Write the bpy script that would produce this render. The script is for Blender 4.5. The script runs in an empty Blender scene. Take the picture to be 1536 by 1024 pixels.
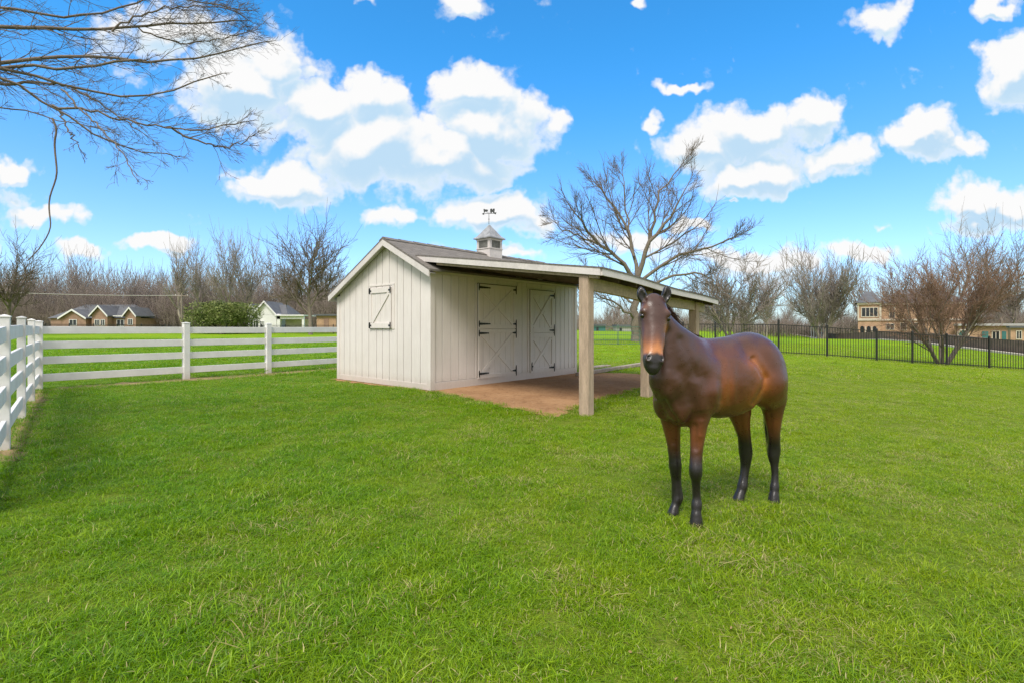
import bpy, bmesh, math, random
import numpy as np
from mathutils import Vector, Matrix

PI = math.pi
scene = bpy.context.scene
COL = scene.collection

# ------------------------------------------------------------------ camera model used to lay the place out in metres
F, CX, YH, CAMZ = 760.0, 768.0, 490.0, 1.5

def at(px, py, y):
    """point at distance y (metres) seen at pixel px,py of the 1536 px wide photograph"""
    return Vector(((px - CX) / F * y, y, CAMZ - (py - YH) / F * y))

# ------------------------------------------------------------------ terrain
_CP = np.array([
    (0, 2, -.1), (1.4, 4.2, -.1), (2.4, 4.7, -.1), (1.3, 9.1, -.1), (3, 11, -.01), (-1.9, 11.9, 0), (2, 16.4, 0), (-5, 14.5, 0),
    (0, 14, 0), (4.7, 13, 0), (-6, 6, .06), (-3, 4, -.06), (-11, 11.6, .06), (-7.7, 16, .03), (-6.3, 18, .03), (13.4, 24.8, .14), (19, 24.8, -.25),
    (25.2, 24.8, -.65), (32, 24.8, -1.1), (6, 24.8, .15), (12, 12, -.2), (20, 13, -.55), (8, 6, -.18), (-12, 4, .1),
    (12, 46, .15), (0, 46, .2), (44, 44, -1.0), (45.6, 53, -.6), (47, 59, -.35), (47, 68, -.15), (61, 114, .0), (20, 60, .1), (20, 100, .3),
    (53, 80, -1.0), (70, 60, -1.3), (-30, 40, .2), (-40, 75, .4), (-90, 110, 1.0), (-30, 110, .9), (-70, 40, .3), (0, 110, .6),
    (-20, 25, .1), (-40, 10, .2), (60, 10, -2.2), (0, -15, -.1), (-40, -15, 0), (40, -15, -1.2), (30, 40, -.5),
    (-150, 200, 1.2), (0, 200, 1.0), (150, 200, .0), (-200, 0, .5), (200, 0, -2)], float)
def _phi(dx, dy): return np.sqrt(dx * dx + dy * dy + 4.0)
_A = _phi(_CP[:, None, 0] - _CP[None, :, 0], _CP[:, None, 1] - _CP[None, :, 1])
_n = len(_CP)
_W = np.linalg.solve(np.block([[_A, np.ones((_n, 1))], [np.ones((1, _n)), np.zeros((1, 1))]]), np.append(_CP[:, 2], 0))
def ground(x, y):
    x = np.clip(np.asarray(x, float), -190, 190); y = np.clip(np.asarray(y, float), -40, 195)
    v = _phi(x[..., None] - _CP[:, 0], y[..., None] - _CP[:, 1]) @ _W[:-1] + _W[-1]
    return np.clip(v, -2.6, 1.6)
def gz(x, y): return float(ground(np.array([x]), np.array([y]))[0])
def on_ground(px, py, n=12):
    """where the sight line through px,py meets the terrain"""
    y = 1.5 * F / max(py - YH, 4)
    for _ in range(n):
        y = (CAMZ - gz((px - CX) / F * y, y)) * F / max(py - YH, 4)
    return ((px - CX) / F * y, y)

# ------------------------------------------------------------------ object helpers
def tag(o, label=None, cat=None, group=None, kind=None):
    if label: o['label'] = label
    if cat: o['category'] = cat
    if group: o['group'] = group
    if kind: o['kind'] = kind
    return o

def empty(name, loc=(0, 0, 0), rz=0.0):
    o = bpy.data.objects.new(name, None); COL.objects.link(o)
    o.location = loc; o.rotation_euler = (0, 0, rz); o.empty_display_size = .1
    return o

class MB:
    """collects vertices and faces; build() links them as one mesh object"""
    def __init__(s): s.v = []; s.f = []; s.n = 0
    def add(s, verts, faces):
        b = s.n
        s.v.append(np.asarray(verts, float).reshape(-1, 3)); s.n += len(s.v[-1])
        s.f.extend([tuple(b + i for i in f) for f in faces])
        return s
    def box(s, x0, x1, y0, y1, z0, z1, M=None):
        v = np.array([(x, y, z) for z in (z0, z1) for y in (y0, y1) for x in (x0, x1)], float)
        if M is not None: v = np.array([tuple(M @ Vector(p)) for p in v])
        return s.add(v, [(0, 2, 3, 1), (4, 5, 7, 6), (0, 1, 5, 4), (1, 3, 7, 5), (3, 2, 6, 7), (2, 0, 4, 6)])
    def hexa(s, pts):
        """8 corners: bottom loop of 4 counter-clockwise, then top loop"""
        return s.add(pts, [(3, 2, 1, 0), (4, 5, 6, 7), (0, 1, 5, 4), (1, 2, 6, 5), (2, 3, 7, 6), (3, 0, 4, 7)])
    def prism(s, poly, d):
        """poly: 3D points of a planar outline, extruded by vector d"""
        n = len(poly); p = np.array([tuple(q) for q in poly], float); d = np.array(tuple(d), float)
        fs = [tuple(range(n))[::-1], tuple(range(n, 2 * n))]
        for i in range(n):
            j = (i + 1) % n; fs.append((i, j, n + j, n + i))
        return s.add(np.vstack([p, p + d]), fs)
    def bar(s, a, b, w, h, up=(0, 0, 1)):
        a = Vector(a); b = Vector(b); d = (b - a).normalized(); up = Vector(up)
        r = d.cross(up)
        if r.length < 1e-4: r = d.cross(Vector((1, 0, 0)))
        r.normalize(); u = r.cross(d)
        c = []
        for q in (a, b):
            for (i, j) in ((-1, -1), (1, -1), (1, 1), (-1, 1)):
                c.append(tuple(q + r * (i * w / 2) + u * (j * h / 2)))
        return s.add(c, [(0, 1, 2, 3), (7, 6, 5, 4), (0, 4, 5, 1), (1, 5, 6, 2), (2, 6, 7, 3), (3, 7, 4, 0)])
    def tube(s, pts, rad, k=6, cap=True):
        P = np.array([tuple(p) for p in pts], float); n = len(P)
        R = np.full(n, rad, float) if np.isscalar(rad) else np.asarray(rad, float)
        T = np.gradient(P, axis=0); T /= np.linalg.norm(T, axis=1)[:, None] + 1e-9
        ref = np.array([0, 0, 1.]) if abs(T[0, 2]) < .9 else np.array([1., 0, 0])
        A = np.cross(T, ref); A /= np.linalg.norm(A, axis=1)[:, None] + 1e-9
        B = np.cross(T, A)
        th = np.arange(k) * 2 * PI / k
        V = P[:, None] + R[:, None, None] * (A[:, None] * np.cos(th)[None, :, None] + B[:, None] * np.sin(th)[None, :, None])
        fs = []
        for i in range(n - 1):
            for j in range(k):
                j2 = (j + 1) % k
                fs.append((i * k + j, i * k + j2, (i + 1) * k + j2, (i + 1) * k + j))
        if cap:
            fs.append(tuple(range(k))[::-1]); fs.append(tuple(range((n - 1) * k, n * k)))
        return s.add(V.reshape(-1, 3), fs)
    def lathe(s, c, prof, k=12):
        c = np.array(c, float); V = []; fs = []
        for r, z in prof:
            for j in range(k):
                a = 2 * PI * j / k; V.append((c[0] + r * math.cos(a), c[1] + r * math.sin(a), c[2] + z))
        for i in range(len(prof) - 1):
            for j in range(k):
                j2 = (j + 1) % k; fs.append((i * k + j, i * k + j2, (i + 1) * k + j2, (i + 1) * k + j))
        fs.append(tuple(range(k))[::-1]); fs.append(tuple(range((len(prof) - 1) * k, len(prof) * k)))
        return s.add(V, fs)
    def build(s, name, mat, parent=None, smooth=False, bevel=0.0, M=None):
        me = bpy.data.meshes.new(name)
        V = np.vstack(s.v) if s.v else np.zeros((0, 3))
        me.from_pydata(V.tolist(), [], s.f); me.update()
        if M is not None: me.transform(M)
        bm = bmesh.new(); bm.from_mesh(me); bmesh.ops.recalc_face_normals(bm, faces=bm.faces); bm.to_mesh(me); bm.free()
        me.materials.append(mat)
        if smooth:
            me.polygons.foreach_set('use_smooth', [True] * len(me.polygons))
        o = bpy.data.objects.new(name, me); COL.objects.link(o)
        if parent is not None: o.parent = parent
        if bevel:
            m = o.modifiers.new('edge', 'BEVEL'); m.width = bevel; m.segments = 2; m.limit_method = 'ANGLE'; m.angle_limit = .7
        return o

def np_mesh(name, V, quads, mat, parent=None, smooth=False):
    """fast mesh from numpy arrays: quads (n,4) or tris (n,3)"""
    me = bpy.data.meshes.new(name)
    k = quads.shape[1]; nf = len(quads)
    me.vertices.add(len(V)); me.vertices.foreach_set('co', np.ascontiguousarray(V, np.float32).ravel())
    me.loops.add(nf * k); me.loops.foreach_set('vertex_index', np.ascontiguousarray(quads, np.int32).ravel())
    me.polygons.add(nf); me.polygons.foreach_set('loop_start', np.arange(0, nf * k, k, dtype=np.int32))
    if smooth: me.polygons.foreach_set('use_smooth', np.ones(nf, bool))
    me.update(calc_edges=True); me.validate()
    me.materials.append(mat)
    o = bpy.data.objects.new(name, me); COL.objects.link(o)
    if parent is not None: o.parent = parent
    return o

def copy_tree(o, parent=None):
    c = o.copy(); COL.objects.link(c); c.parent = parent
    for ch in [q for q in scene.objects if q.parent == o]: copy_tree(ch, c)
    return c

# ------------------------------------------------------------------ materials
class NT:
    def __init__(s, tree): s.t = tree; s.t.nodes.clear()
    def n(s, typ, **kw):
        nd = s.t.nodes.new(typ)
        for k, v in kw.items():
            if k.startswith('i_'):
                nd.inputs[k[2:].replace('_', ' ')].default_value = v
            else: setattr(nd, k, v)
        return nd
    def l(s, a, b): s.t.links.new(a, b)
    def val(s, sock, v):
        if hasattr(v, 'is_linked') or isinstance(v, bpy.types.NodeSocket): s.l(v, sock)
        else: sock.default_value = v
    def math(s, op, a, b=0.0, c=None, clamp=False):
        nd = s.n('ShaderNodeMath', operation=op, use_clamp=clamp)
        s.val(nd.inputs[0], a); s.val(nd.inputs[1], b)
        if c is not None: s.val(nd.inputs[2], c)
        return nd.outputs[0]
    def vmath(s, op, a, b=None, scale=None):
        nd = s.n('ShaderNodeVectorMath', operation=op)
        s.val(nd.inputs[0], a)
        if b is not None: s.val(nd.inputs[1], b)
        if scale is not None: s.val(nd.inputs['Scale'], scale)
        return nd
    def mix(s, fac, a, b, blend='MIX'):
        nd = s.n('ShaderNodeMix', data_type='RGBA', blend_type=blend)
        s.val(nd.inputs[0], fac)
        for i, v in ((6, a), (7, b)):
            s.val(nd.inputs[i], (*v, 1) if isinstance(v, tuple) and len(v) == 3 else v)
        return nd.outputs[2]
    def noise(s, vec, scale, detail=4, rough=.55, dist=0.0):
        nd = s.n('ShaderNodeTexNoise'); nd.inputs['Scale'].default_value = scale; nd.inputs['Detail'].default_value = detail
        nd.inputs['Roughness'].default_value = rough; nd.inputs['Distortion'].default_value = dist
        if vec is not None: s.l(vec, nd.inputs['Vector'])
        return nd.outputs['Fac']
    def ramp(s, fac, stops):
        nd = s.n('ShaderNodeValToRGB'); cr = nd.color_ramp
        while len(cr.elements) > 1: cr.elements.remove(cr.elements[-1])
        for i, (p, c) in enumerate(stops):
            e = cr.elements[0] if i == 0 else cr.elements.new(p)
            e.position = p; e.color = (*c, 1) if len(c) == 3 else c
        s.l(fac, nd.inputs[0]); return nd.outputs[0]
    def maprange(s, v, a, b, c=0.0, d=1.0, smooth=True):
        nd = s.n('ShaderNodeMapRange', interpolation_type='SMOOTHSTEP' if smooth else 'LINEAR')
        s.val(nd.inputs[0], v)
        for i, q in enumerate((a, b, c, d)): s.val(nd.inputs[i + 1], q)
        return nd.outputs[0]

def material(name):
    m = bpy.data.materials.new(name); m.use_nodes = True
    t = NT(m.node_tree)
    out = t.n('ShaderNodeOutputMaterial'); b = t.n('ShaderNodeBsdfPrincipled')
    t.l(b.outputs[0], out.inputs[0])
    return m, t, b, out

def surf(name, col, rough=.7, var=.25, scale=6.0, col2=None, bump=.0, bscale=40.0, metal=0.0, spec=.4, stretch=None):
    """painted / natural surface: colour broken up by two scales of noise, fine bump"""
    m, t, b, out = material(name)
    g = t.n('ShaderNodeNewGeometry'); vec = g.outputs['Position']
    if stretch:
        vec = t.vmath('MULTIPLY', vec, stretch).outputs[0]
    n1 = t.noise(vec, scale, 5, .6); n2 = t.noise(vec, scale * 9, 3, .6)
    f = t.math('ADD', t.math('MULTIPLY', n1, .65), t.math('MULTIPLY', n2, .35))
    f = t.maprange(f, .3, .7)
    c1 = tuple(max(0, c * (1 - var)) for c in col); c2 = col2 or tuple(min(1, c * (1 + var * .6)) for c in col)
    t.l(t.mix(f, c1, c2), b.inputs['Base Color'])
    b.inputs['Roughness'].default_value = rough; b.inputs['Metallic'].default_value = metal
    b.inputs['Specular IOR Level'].default_value = spec
    if bump:
        bn = t.n('ShaderNodeBump'); bn.inputs['Strength'].default_value = bump; bn.inputs['Distance'].default_value = .01
        t.l(t.noise(vec, bscale, 4, .6), bn.inputs['Height']); t.l(bn.outputs[0], b.inputs['Normal'])
    return m

MAT = {}
def painted_wood():
    m, t, b, out = material('white painted boards')
    g = t.n('ShaderNodeNewGeometry'); P = g.outputs['Position']
    st = t.vmath('MULTIPLY', P, (9, 9, .8)).outputs[0]
    n1 = t.noise(P, 1.3, 5, .6); n2 = t.noise(st, 3, 5, .65); n3 = t.noise(P, 30, 4, .7)
    f = t.math('ADD', t.math('MULTIPLY', n1, .5), t.math('MULTIPLY', n2, .5))
    c = t.mix(t.maprange(f, .35, .7), (.70, .645, .610), (.78, .725, .69))
    # rain-splashed dirt on the lowest boards
    sp = t.n('ShaderNodeSeparateXYZ'); t.l(P, sp.inputs[0])
    d = t.math('MULTIPLY', t.maprange(t.math('ADD', sp.outputs[2], t.math('MULTIPLY', n3, -.35)), .22, -.12), .35)
    c = t.mix(d, c, (.36, .27, .20))
    t.l(c, b.inputs['Base Color']); b.inputs['Roughness'].default_value = .62; b.inputs['Specular IOR Level'].default_value = .25
    bn = t.n('ShaderNodeBump'); bn.inputs['Strength'].default_value = .25; bn.inputs['Distance'].default_value = .006
    t.l(t.noise(t.vmath('MULTIPLY', P, (60, 60, 3)).outputs[0], 1.5, 4, .6), bn.inputs['Height']); t.l(bn.outputs[0], b.inputs['Normal'])
    return m
MAT['paint'] = painted_wood()
MAT['trim'] = surf('white trim paint', (.66, .61, .59), .6, .16, 2.5, bump=.15)
def fence_mat():
    m, t, b, out = material('white fence boards'); g = t.n('ShaderNodeNewGeometry'); P = g.outputs['Position']
    n1 = t.noise(P, 2.2, 5, .6); n2 = t.noise(P, 22, 4, .7); sp_ = t.n('ShaderNodeSeparateXYZ'); t.l(P, sp_.inputs[0])
    c = t.mix(t.maprange(n1, .3, .7), (.70, .685, .67), (.80, .785, .775))
    c = t.mix(t.math('MULTIPLY', t.maprange(n2, .58, .75), .25), c, (.50, .50, .42))
    d = t.maprange(t.math('ADD', sp_.outputs[2], t.math('MULTIPLY', n2, .30)), .48, .10)
    c = t.mix(t.math('MULTIPLY', d, .55), c, (.40, .33, .22))
    t.l(c, b.inputs['Base Color']); b.inputs['Roughness'].default_value = .55; b.inputs['Specular IOR Level'].default_value = .3
    return m
MAT['fence'] = fence_mat()
MAT['soffit'] = surf('porch underside wood', (.48, .38, .28), .75, .3, 4, bump=.3, stretch=(3, 3, 3))
MAT['rafter'] = surf('dark rafters', (.12, .085, .06), .8, .4, 5, bump=.3)
MAT['timber'] = surf('weathered tan timber', (.45, .335, .245), .8, .35, 3, bump=.5, bscale=25, stretch=(5, 5, .7))
MAT['log'] = surf('grey ground timber', (.36, .30, .25), .85, .35, 5, bump=.5)
MAT['iron'] = surf('black iron', (.018, .017, .017), .5, .3, 10, spec=.5)
MAT['iron_vane'] = surf('dark vane metal', (.05, .055, .055), .5, .3, 10, spec=.5)
MAT['cupola'] = surf('weathered zinc', (.36, .36, .37), .55, .45, 5, spec=.5, metal=.3, bump=.1)
MAT['louver'] = surf('grey louvre', (.30, .30, .28), .7, .4, 9)
MAT['bark'] = surf('grey brown bark', (.20, .165, .135), .9, .35, 5, bump=.6, bscale=30, spec=.2)
MAT['twig'] = surf('brown twigs', (.19, .15, .125), .9, .3, 2, spec=.15)
MAT['vasetwig'] = surf('warm brown twigs', (.29, .185, .135), .9, .3, 2, spec=.15)
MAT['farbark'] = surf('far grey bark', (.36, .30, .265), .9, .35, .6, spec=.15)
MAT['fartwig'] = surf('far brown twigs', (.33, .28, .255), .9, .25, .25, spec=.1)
MAT['darktwig'] = surf('overhanging bark', (.19, .155, .13), .9, .35, 6, spec=.2, bump=.4)
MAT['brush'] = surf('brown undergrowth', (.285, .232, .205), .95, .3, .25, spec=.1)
MAT['brick'] = surf('tan brick', (.46, .29, .19), .85, .25, 1.2)
MAT['brick_red'] = surf('red brown brick', (.32, .20, .15), .85, .25, 1.2)
MAT['slate'] = surf('slate roof', (.12, .125, .14), .8, .25, .8)
MAT['white_far'] = surf('white render', (.74, .72, .74), .7, .1, .7)
MAT['tan_trim'] = surf('pale tan house trim', (.56, .49, .42), .8, .15, .7)
MAT['glass'] = surf('dark window glass', (.02, .025, .03), .12, .2, .5, spec=.6)
MAT['teal'] = surf('teal door paint', (.05, .17, .17), .5, .2, 1)
MAT['stone'] = surf('brown stone wall', (.16, .115, .095), .9, .4, 1.2)
MAT['pale_stone'] = surf('pale kerb stone', (.55, .49, .42), .9, .2, 2)
MAT['greenwire'] = surf('green wire', (.08, .15, .12), .6, .2, 3)
MAT['pole'] = surf('pole timber', (.26, .21, .18), .9, .3, 3)
MAT['wire'] = surf('wire', (.42, .40, .40), .6, .1, 1)
def shingles():
    m, t, b, out = material('asphalt shingles')
    tc = t.n('ShaderNodeTexCoord')
    br = t.n('ShaderNodeTexBrick'); br.inputs['Scale'].default_value = 1.0
    br.inputs['Brick Width'].default_value = .30; br.inputs['Row Height'].default_value = .14; br.inputs['Mortar Size'].default_value = .008
    br.inputs['Color1'].default_value = (.13, .115, .105, 1); br.inputs['Color2'].default_value = (.19, .17, .155, 1); br.inputs['Mortar'].default_value = (.06, .055, .05, 1)
    t.l(tc.outputs['Object'], br.inputs['Vector'])
    n = t.noise(tc.outputs['Object'], 40, 3)
    t.l(t.mix(.4, br.outputs[0], t.mix(n, (.08, .07, .065), (.30, .27, .24))), b.inputs['Base Color']); b.inputs['Roughness'].default_value = .9
    bn = t.n('ShaderNodeBump'); bn.inputs['Strength'].default_value = .6; bn.inputs['Distance'].default_value = .012
    t.l(br.outputs['Fac'], bn.inputs['Height']); bn.invert = True; t.l(bn.outputs[0], b.inputs['Normal'])
    return m
MAT['shingle'] = shingles()
def evergreen():
    m, t, b, out = material('evergreen needles')
    g = t.n('ShaderNodeNewGeometry')
    n = t.noise(g.outputs['Position'], 1.2, 4)
    t.l(t.mix(t.maprange(n, .3, .7), (.07, .115, .022), (.24, .27, .08)), b.inputs['Base Color']); b.inputs['Roughness'].default_value = .8
    return m
MAT['evergreen'] = evergreen()

def in_poly(x, y, poly):
    P = np.asarray(poly, float); inside = np.zeros(x.shape, bool); j = len(P) - 1
    for i in range(len(P)):
        xi, yi = P[i]; xj, yj = P[j]
        c = ((yi > y) != (yj > y)) & (x < (xj - xi) * (y - yi) / (yj - yi + 1e-12) + xi)
        inside ^= c; j = i
    return inside
def poly_dist(x, y, poly, closed=True):
    P = np.asarray(poly, float); d = np.full(x.shape, 1e9)
    for i in range(len(P) - (0 if closed else 1)):
        a = P[i]; b = P[(i + 1) % len(P)]; ab = b - a
        t = np.clip(((x - a[0]) * ab[0] + (y - a[1]) * ab[1]) / (ab @ ab + 1e-12), 0, 1)
        d = np.minimum(d, np.hypot(x - a[0] - t * ab[0], y - a[1] - t * ab[1]))
    return d

# ------------------------------------------------------------------ shed frame (u along the door wall, v out towards the porch edge)
SC = Vector((-1.906, 11.875, 0)); SU = Vector((.656, .755, 0)); SV = Vector((.755, -.656, 0))
def sp(u, v, z): return SC + SU * u + SV * v + Vector((0, 0, z))
SH_L, SH_W = 6.03, 4.05       # length of the door wall, depth of the gable wall

_rng = np.random.default_rng(7)
def jag(poly, step=.12, amp=.07):
    out = []; P = [np.array(p, float) for p in poly]
    for i in range(len(P)):
        a, b = P[i], P[(i + 1) % len(P)]; L = np.linalg.norm(b - a); n = max(1, int(L / step))
        nrm = np.array([-(b - a)[1], (b - a)[0]]) / (L + 1e-9)
        for k in range(n):
            out.append(a + (b - a) * k / n + nrm * _rng.normal(0, amp) * (k > 0))
    return [tuple(p) for p in out]

_edge_px = [(650, 587), (700, 597), (745, 607), (790, 616), (822, 625), (842, 622), (862, 612), (893, 603), (925, 592), (960, 584), (985, 580), (1015, 575), (1040, 571)]
_d = [on_ground(*p) for p in _edge_px]
_far = [tuple(sp(6.3, 4.2, 0)[:2]), tuple(sp(7.2, 3.2, 0)[:2]), tuple(sp(7.0, 1.2, 0)[:2]), tuple(sp(6.2, .3, 0)[:2]), tuple(sp(6.1, -.3, 0)[:2]), tuple(sp(-.05, -.3, 0)[:2])]
DIRT = jag(_d + _far)
FENCE_L = [(-4.3, 4.03), (-5.95, 5.94), (-7.59, 7.84), (-9.23, 9.73), (-10.87, 11.63)]
FENCE_B = [(-10.87, 11.63), (-9.11, 14.16), (-7.73, 16.06), (-6.0, 18.44)]
FENCE_I = [(8.4, 24.9), (9.95, 24.8), (13.05, 24.8), (15.43, 24.8), (17.85, 24.8), (19.6, 24.8), (21.28, 24.8), (23.36, 24.8), (25.7, 24.8), (28.1, 24.8), (30.5, 24.8)]
SHED_FOOT = [tuple(sp(u, v, 0)[:2]) for u, v in ((0, 0), (SH_L, 0), (SH_L, -SH_W), (0, -SH_W))]
HOOVES = [(1.48, 4.09), (1.375, 4.33), (2.11, 4.70), (2.41, 4.66)]

def ground_mat():
    m, t, b, out = material('lawn soil and thatch')
    g = t.n('ShaderNodeNewGeometry'); P = g.outputs['Position']
    n1 = t.noise(P, .35, 5, .6); n2 = t.noise(P, 3.0, 5, .65); n3 = t.noise(P, 45, 4, .7); n4 = t.noise(P, 9, 5, .7)
    green = t.mix(t.maprange(n2, .3, .7), (.155, .310, .004), (.230, .380, .007))
    green = t.mix(t.maprange(n1, .40, .68), green, (.280, .395, .008))
    green = t.mix(t.math('MULTIPLY', t.maprange(n4, .58, .75), .5), green, (.17, .14, .06))
    green = t.mix(t.maprange(n3, .25, .75), t.mix(.45, green, (.05, .11, .008)), green)
    # under the blades near by: thatch and soil
    sx = t.n('ShaderNodeSeparateXYZ'); t.l(P, sx.inputs[0])
    soil = t.mix(t.maprange(n3, .3, .7), (.06, .075, .012), (.17, .18, .04))
    near = t.maprange(sx.outputs[1], 30, 12)
    c = t.mix(t.math('MULTIPLY', near, .7), green, soil)
    t.l(c, b.inputs['Base Color']); b.inputs['Roughness'].default_value = .95; b.inputs['Specular IOR Level'].default_value = .1
    bn = t.n('ShaderNodeBump'); bn.inputs['Strength'].default_value = .8; bn.inputs['Distance'].default_value = .05
    t.l(t.noise(P, 14, 5, .7), bn.inputs['Height']); t.l(bn.outputs[0], b.inputs['Normal'])
    return m
MAT['ground'] = ground_mat()
def dirt_mat(name, c1, c2, c3):
    m, t, b, out = material(name)
    g = t.n('ShaderNodeNewGeometry'); P = g.outputs['Position']
    n1 = t.noise(P, 1.1, 6, .6); n2 = t.noise(P, 18, 5, .75); n3 = t.noise(P, 6, 5, .7)
    c = t.mix(t.maprange(n1, .3, .7), c1, c2); c = t.mix(t.math('MULTIPLY', t.maprange(n2, .5, .75), .6), c, c3)
    c = t.mix(t.math('MULTIPLY', t.maprange(n3, .52, .68), .55), c, tuple(q * .55 for q in c1))
    t.l(c, b.inputs['Base Color']); b.inputs['Roughness'].default_value = .95; b.inputs['Specular IOR Level'].default_value = .1
    bn = t.n('ShaderNodeBump'); bn.inputs['Strength'].default_value = .9; bn.inputs['Distance'].default_value = .03
    t.l(n2, bn.inputs['Height']); t.l(bn.outputs[0], b.inputs['Normal'])
    return m
MAT['dirt'] = dirt_mat('bare reddish dirt', (.32, .175, .088), (.43, .25, .13), (.54, .38, .24))
MAT['drygrass'] = dirt_mat('dead grass strip', (.27, .20, .10), (.36, .26, .13), (.46, .36, .20))

# one ground sheet to the horizon, finer near the camera
def axis_pts(a, b, n0, n1, lim):
    near = np.linspace(a, b, n0)
    t = np.geomspace(1, lim, n1)
    return near, t
gx = np.unique(np.concatenate([np.linspace(-20, 34, 109), -20 - np.geomspace(1, 900, 22), 34 + np.geomspace(1, 900, 22)]))
gy = np.unique(np.concatenate([np.linspace(-8, 30, 77), 30 + np.geomspace(1, 1500, 40), -8 - np.geomspace(1, 300, 10)]))
X, Y = np.meshgrid(gx, gy, indexing='ij')
Z = ground(X, Y)
V = np.stack([X, Y, Z], -1).reshape(-1, 3)
ny = len(gy); I, J = np.meshgrid(np.arange(len(gx) - 1), np.arange(ny - 1), indexing='ij')
q = (I * ny + J).ravel()
go = np_mesh('ground', V, np.stack([q, q + ny, q + ny + 1, q + 1], 1), MAT['ground'], smooth=True)
tag(go, 'gently sloping lawn ground reaching to the far woods', None, None, 'structure')

def sheet(name, poly, mat, lift, step=.25):
    """a patch lying on the terrain, following it"""
    bm = bmesh.new()
    vs = [bm.verts.new((p[0], p[1], 0)) for p in poly]
    bm.faces.new(vs)
    for _ in range(0): pass
    bmesh.ops.triangulate(bm, faces=bm.faces[:])
    for _ in range(3):
        es = [e for e in bm.edges if e.calc_length() > step * 3]
        if not es: break
        bmesh.ops.subdivide_edges(bm, edges=es, cuts=1); bmesh.ops.triangulate(bm, faces=bm.faces[:])
    for v in bm.verts: v.co.z = gz(v.co.x, v.co.y) + lift
    me = bpy.data.meshes.new(name); bmesh.ops.recalc_face_normals(bm, faces=bm.faces); bm.to_mesh(me); bm.free()
    me.materials.append(mat); o = bpy.data.objects.new(name, me); COL.objects.link(o)
    return o
tag(sheet('dirt_floor', DIRT, MAT['dirt'], .012), 'bare reddish dirt floor under the open porch', None, None, 'structure')
def strip(pts, w0, w1):
    P = np.array(pts, float); T = np.gradient(P, axis=0); T /= np.linalg.norm(T, axis=1)[:, None]
    Nn = np.stack([-T[:, 1], T[:, 0]], 1)
    return jag([tuple(p) for p in P + Nn * w0] + [tuple(p) for p in (P + Nn * w1)[::-1]], .12, .09)
STRIP_L = strip([(-5.5, 5.42)] + FENCE_L[1:], .10, -.20); STRIP_B = strip(FENCE_B, .25, -.60); STRIP_I = strip(FENCE_I, .15, -.22)
for nm, S, lb in (('bare_strip', STRIP_L, 'strip of dead grass and soil under the receding white fence'),
              ('bare_strip', STRIP_B, 'strip of dead grass and soil under the back white fence'),
              ('bare_strip', STRIP_I, 'thin pale worn strip under the black metal fence')):
    tag(sheet(nm, S, MAT['drygrass'], .008), lb, None, None, 'structure')
_px = on_ground(848, 632)
SPOT1 = jag([(_px[0] + .42 * math.cos(a), _px[1] + .22 * math.sin(a)) for a in np.linspace(0, 2 * PI, 14)[:-1]], .1, .06)
GS = jag([tuple(sp(u, v, 0)[:2]) for u, v in ((-.22, .15), (-.22, -4.3), (.05, -4.3), (.05, .15))], .15, .05)
tag(sheet('worn_patch', GS, MAT['dirt'], .009), 'narrow earth line along the foot of the gable wall', None, None, 'structure')

# ------------------------------------------------------------------ grass
def grass_mat():
    m, t, b, out = material('grass blades')
    g = t.n('ShaderNodeNewGeometry'); P = g.outputs['Position']
    a = t.n('ShaderNodeAttribute', attribute_name='tint'); r = t.n('ShaderNodeSeparateColor'); t.l(a.outputs['Color'], r.inputs[0])
    n1 = t.noise(P, .28, 4, .6); n2 = t.noise(P, 1.7, 5, .6); n3 = t.noise(P, .9, 4, .6)
    sx = t.n('ShaderNodeSeparateXYZ'); t.l(P, sx.inputs[0])
    lush = t.mix(r.outputs[0], (.070, .205, .001), (.260, .490, .003))
    yel = t.mix(r.outputs[0], (.190, .320, .003), (.430, .545, .010))
    # the paddock is lusher on the left, more yellow on the right
    side = t.maprange(t.math('ADD', sx.outputs[0], t.math('MULTIPLY', n1, 8.0)), -2.0, 11.0)
    f = t.math('ADD', t.math('MULTIPLY', side, .75), t.math('MULTIPLY', t.maprange(n2, .38, .66), .45), clamp=True)
    c = t.mix(f, lush, yel)
    # dry blades, more of them in worn patches
    wear = t.maprange(n3, .45, .72, .04, .34)
    wear = t.math('MULTIPLY', wear, t.maprange(sx.outputs[0], -4, 1.5, .35, 1.0))
    dry = t.math('LESS_THAN', r.outputs[1], wear)
    c = t.mix(dry, c, t.mix(r.outputs[2], (.46, .38, .14), (.70, .60, .30)))
    t.l(c, b.inputs['Base Color']); b.inputs['Roughness'].default_value = .42; b.inputs['Specular IOR Level'].default_value = .45
    tr = t.n('ShaderNodeBsdfTranslucent'); t.l(c, tr.inputs[0])
    mx = t.n('ShaderNodeMixShader'); mx.inputs[0].default_value = .45
    t.l(b.outputs[0], mx.inputs[1]); t.l(tr.outputs[0], mx.inputs[2]); t.l(mx.outputs[0], out.inputs[0])
    return m
MAT['grass'] = grass_mat()
tufts = bpy.data.collections.new('grass tufts')
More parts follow.
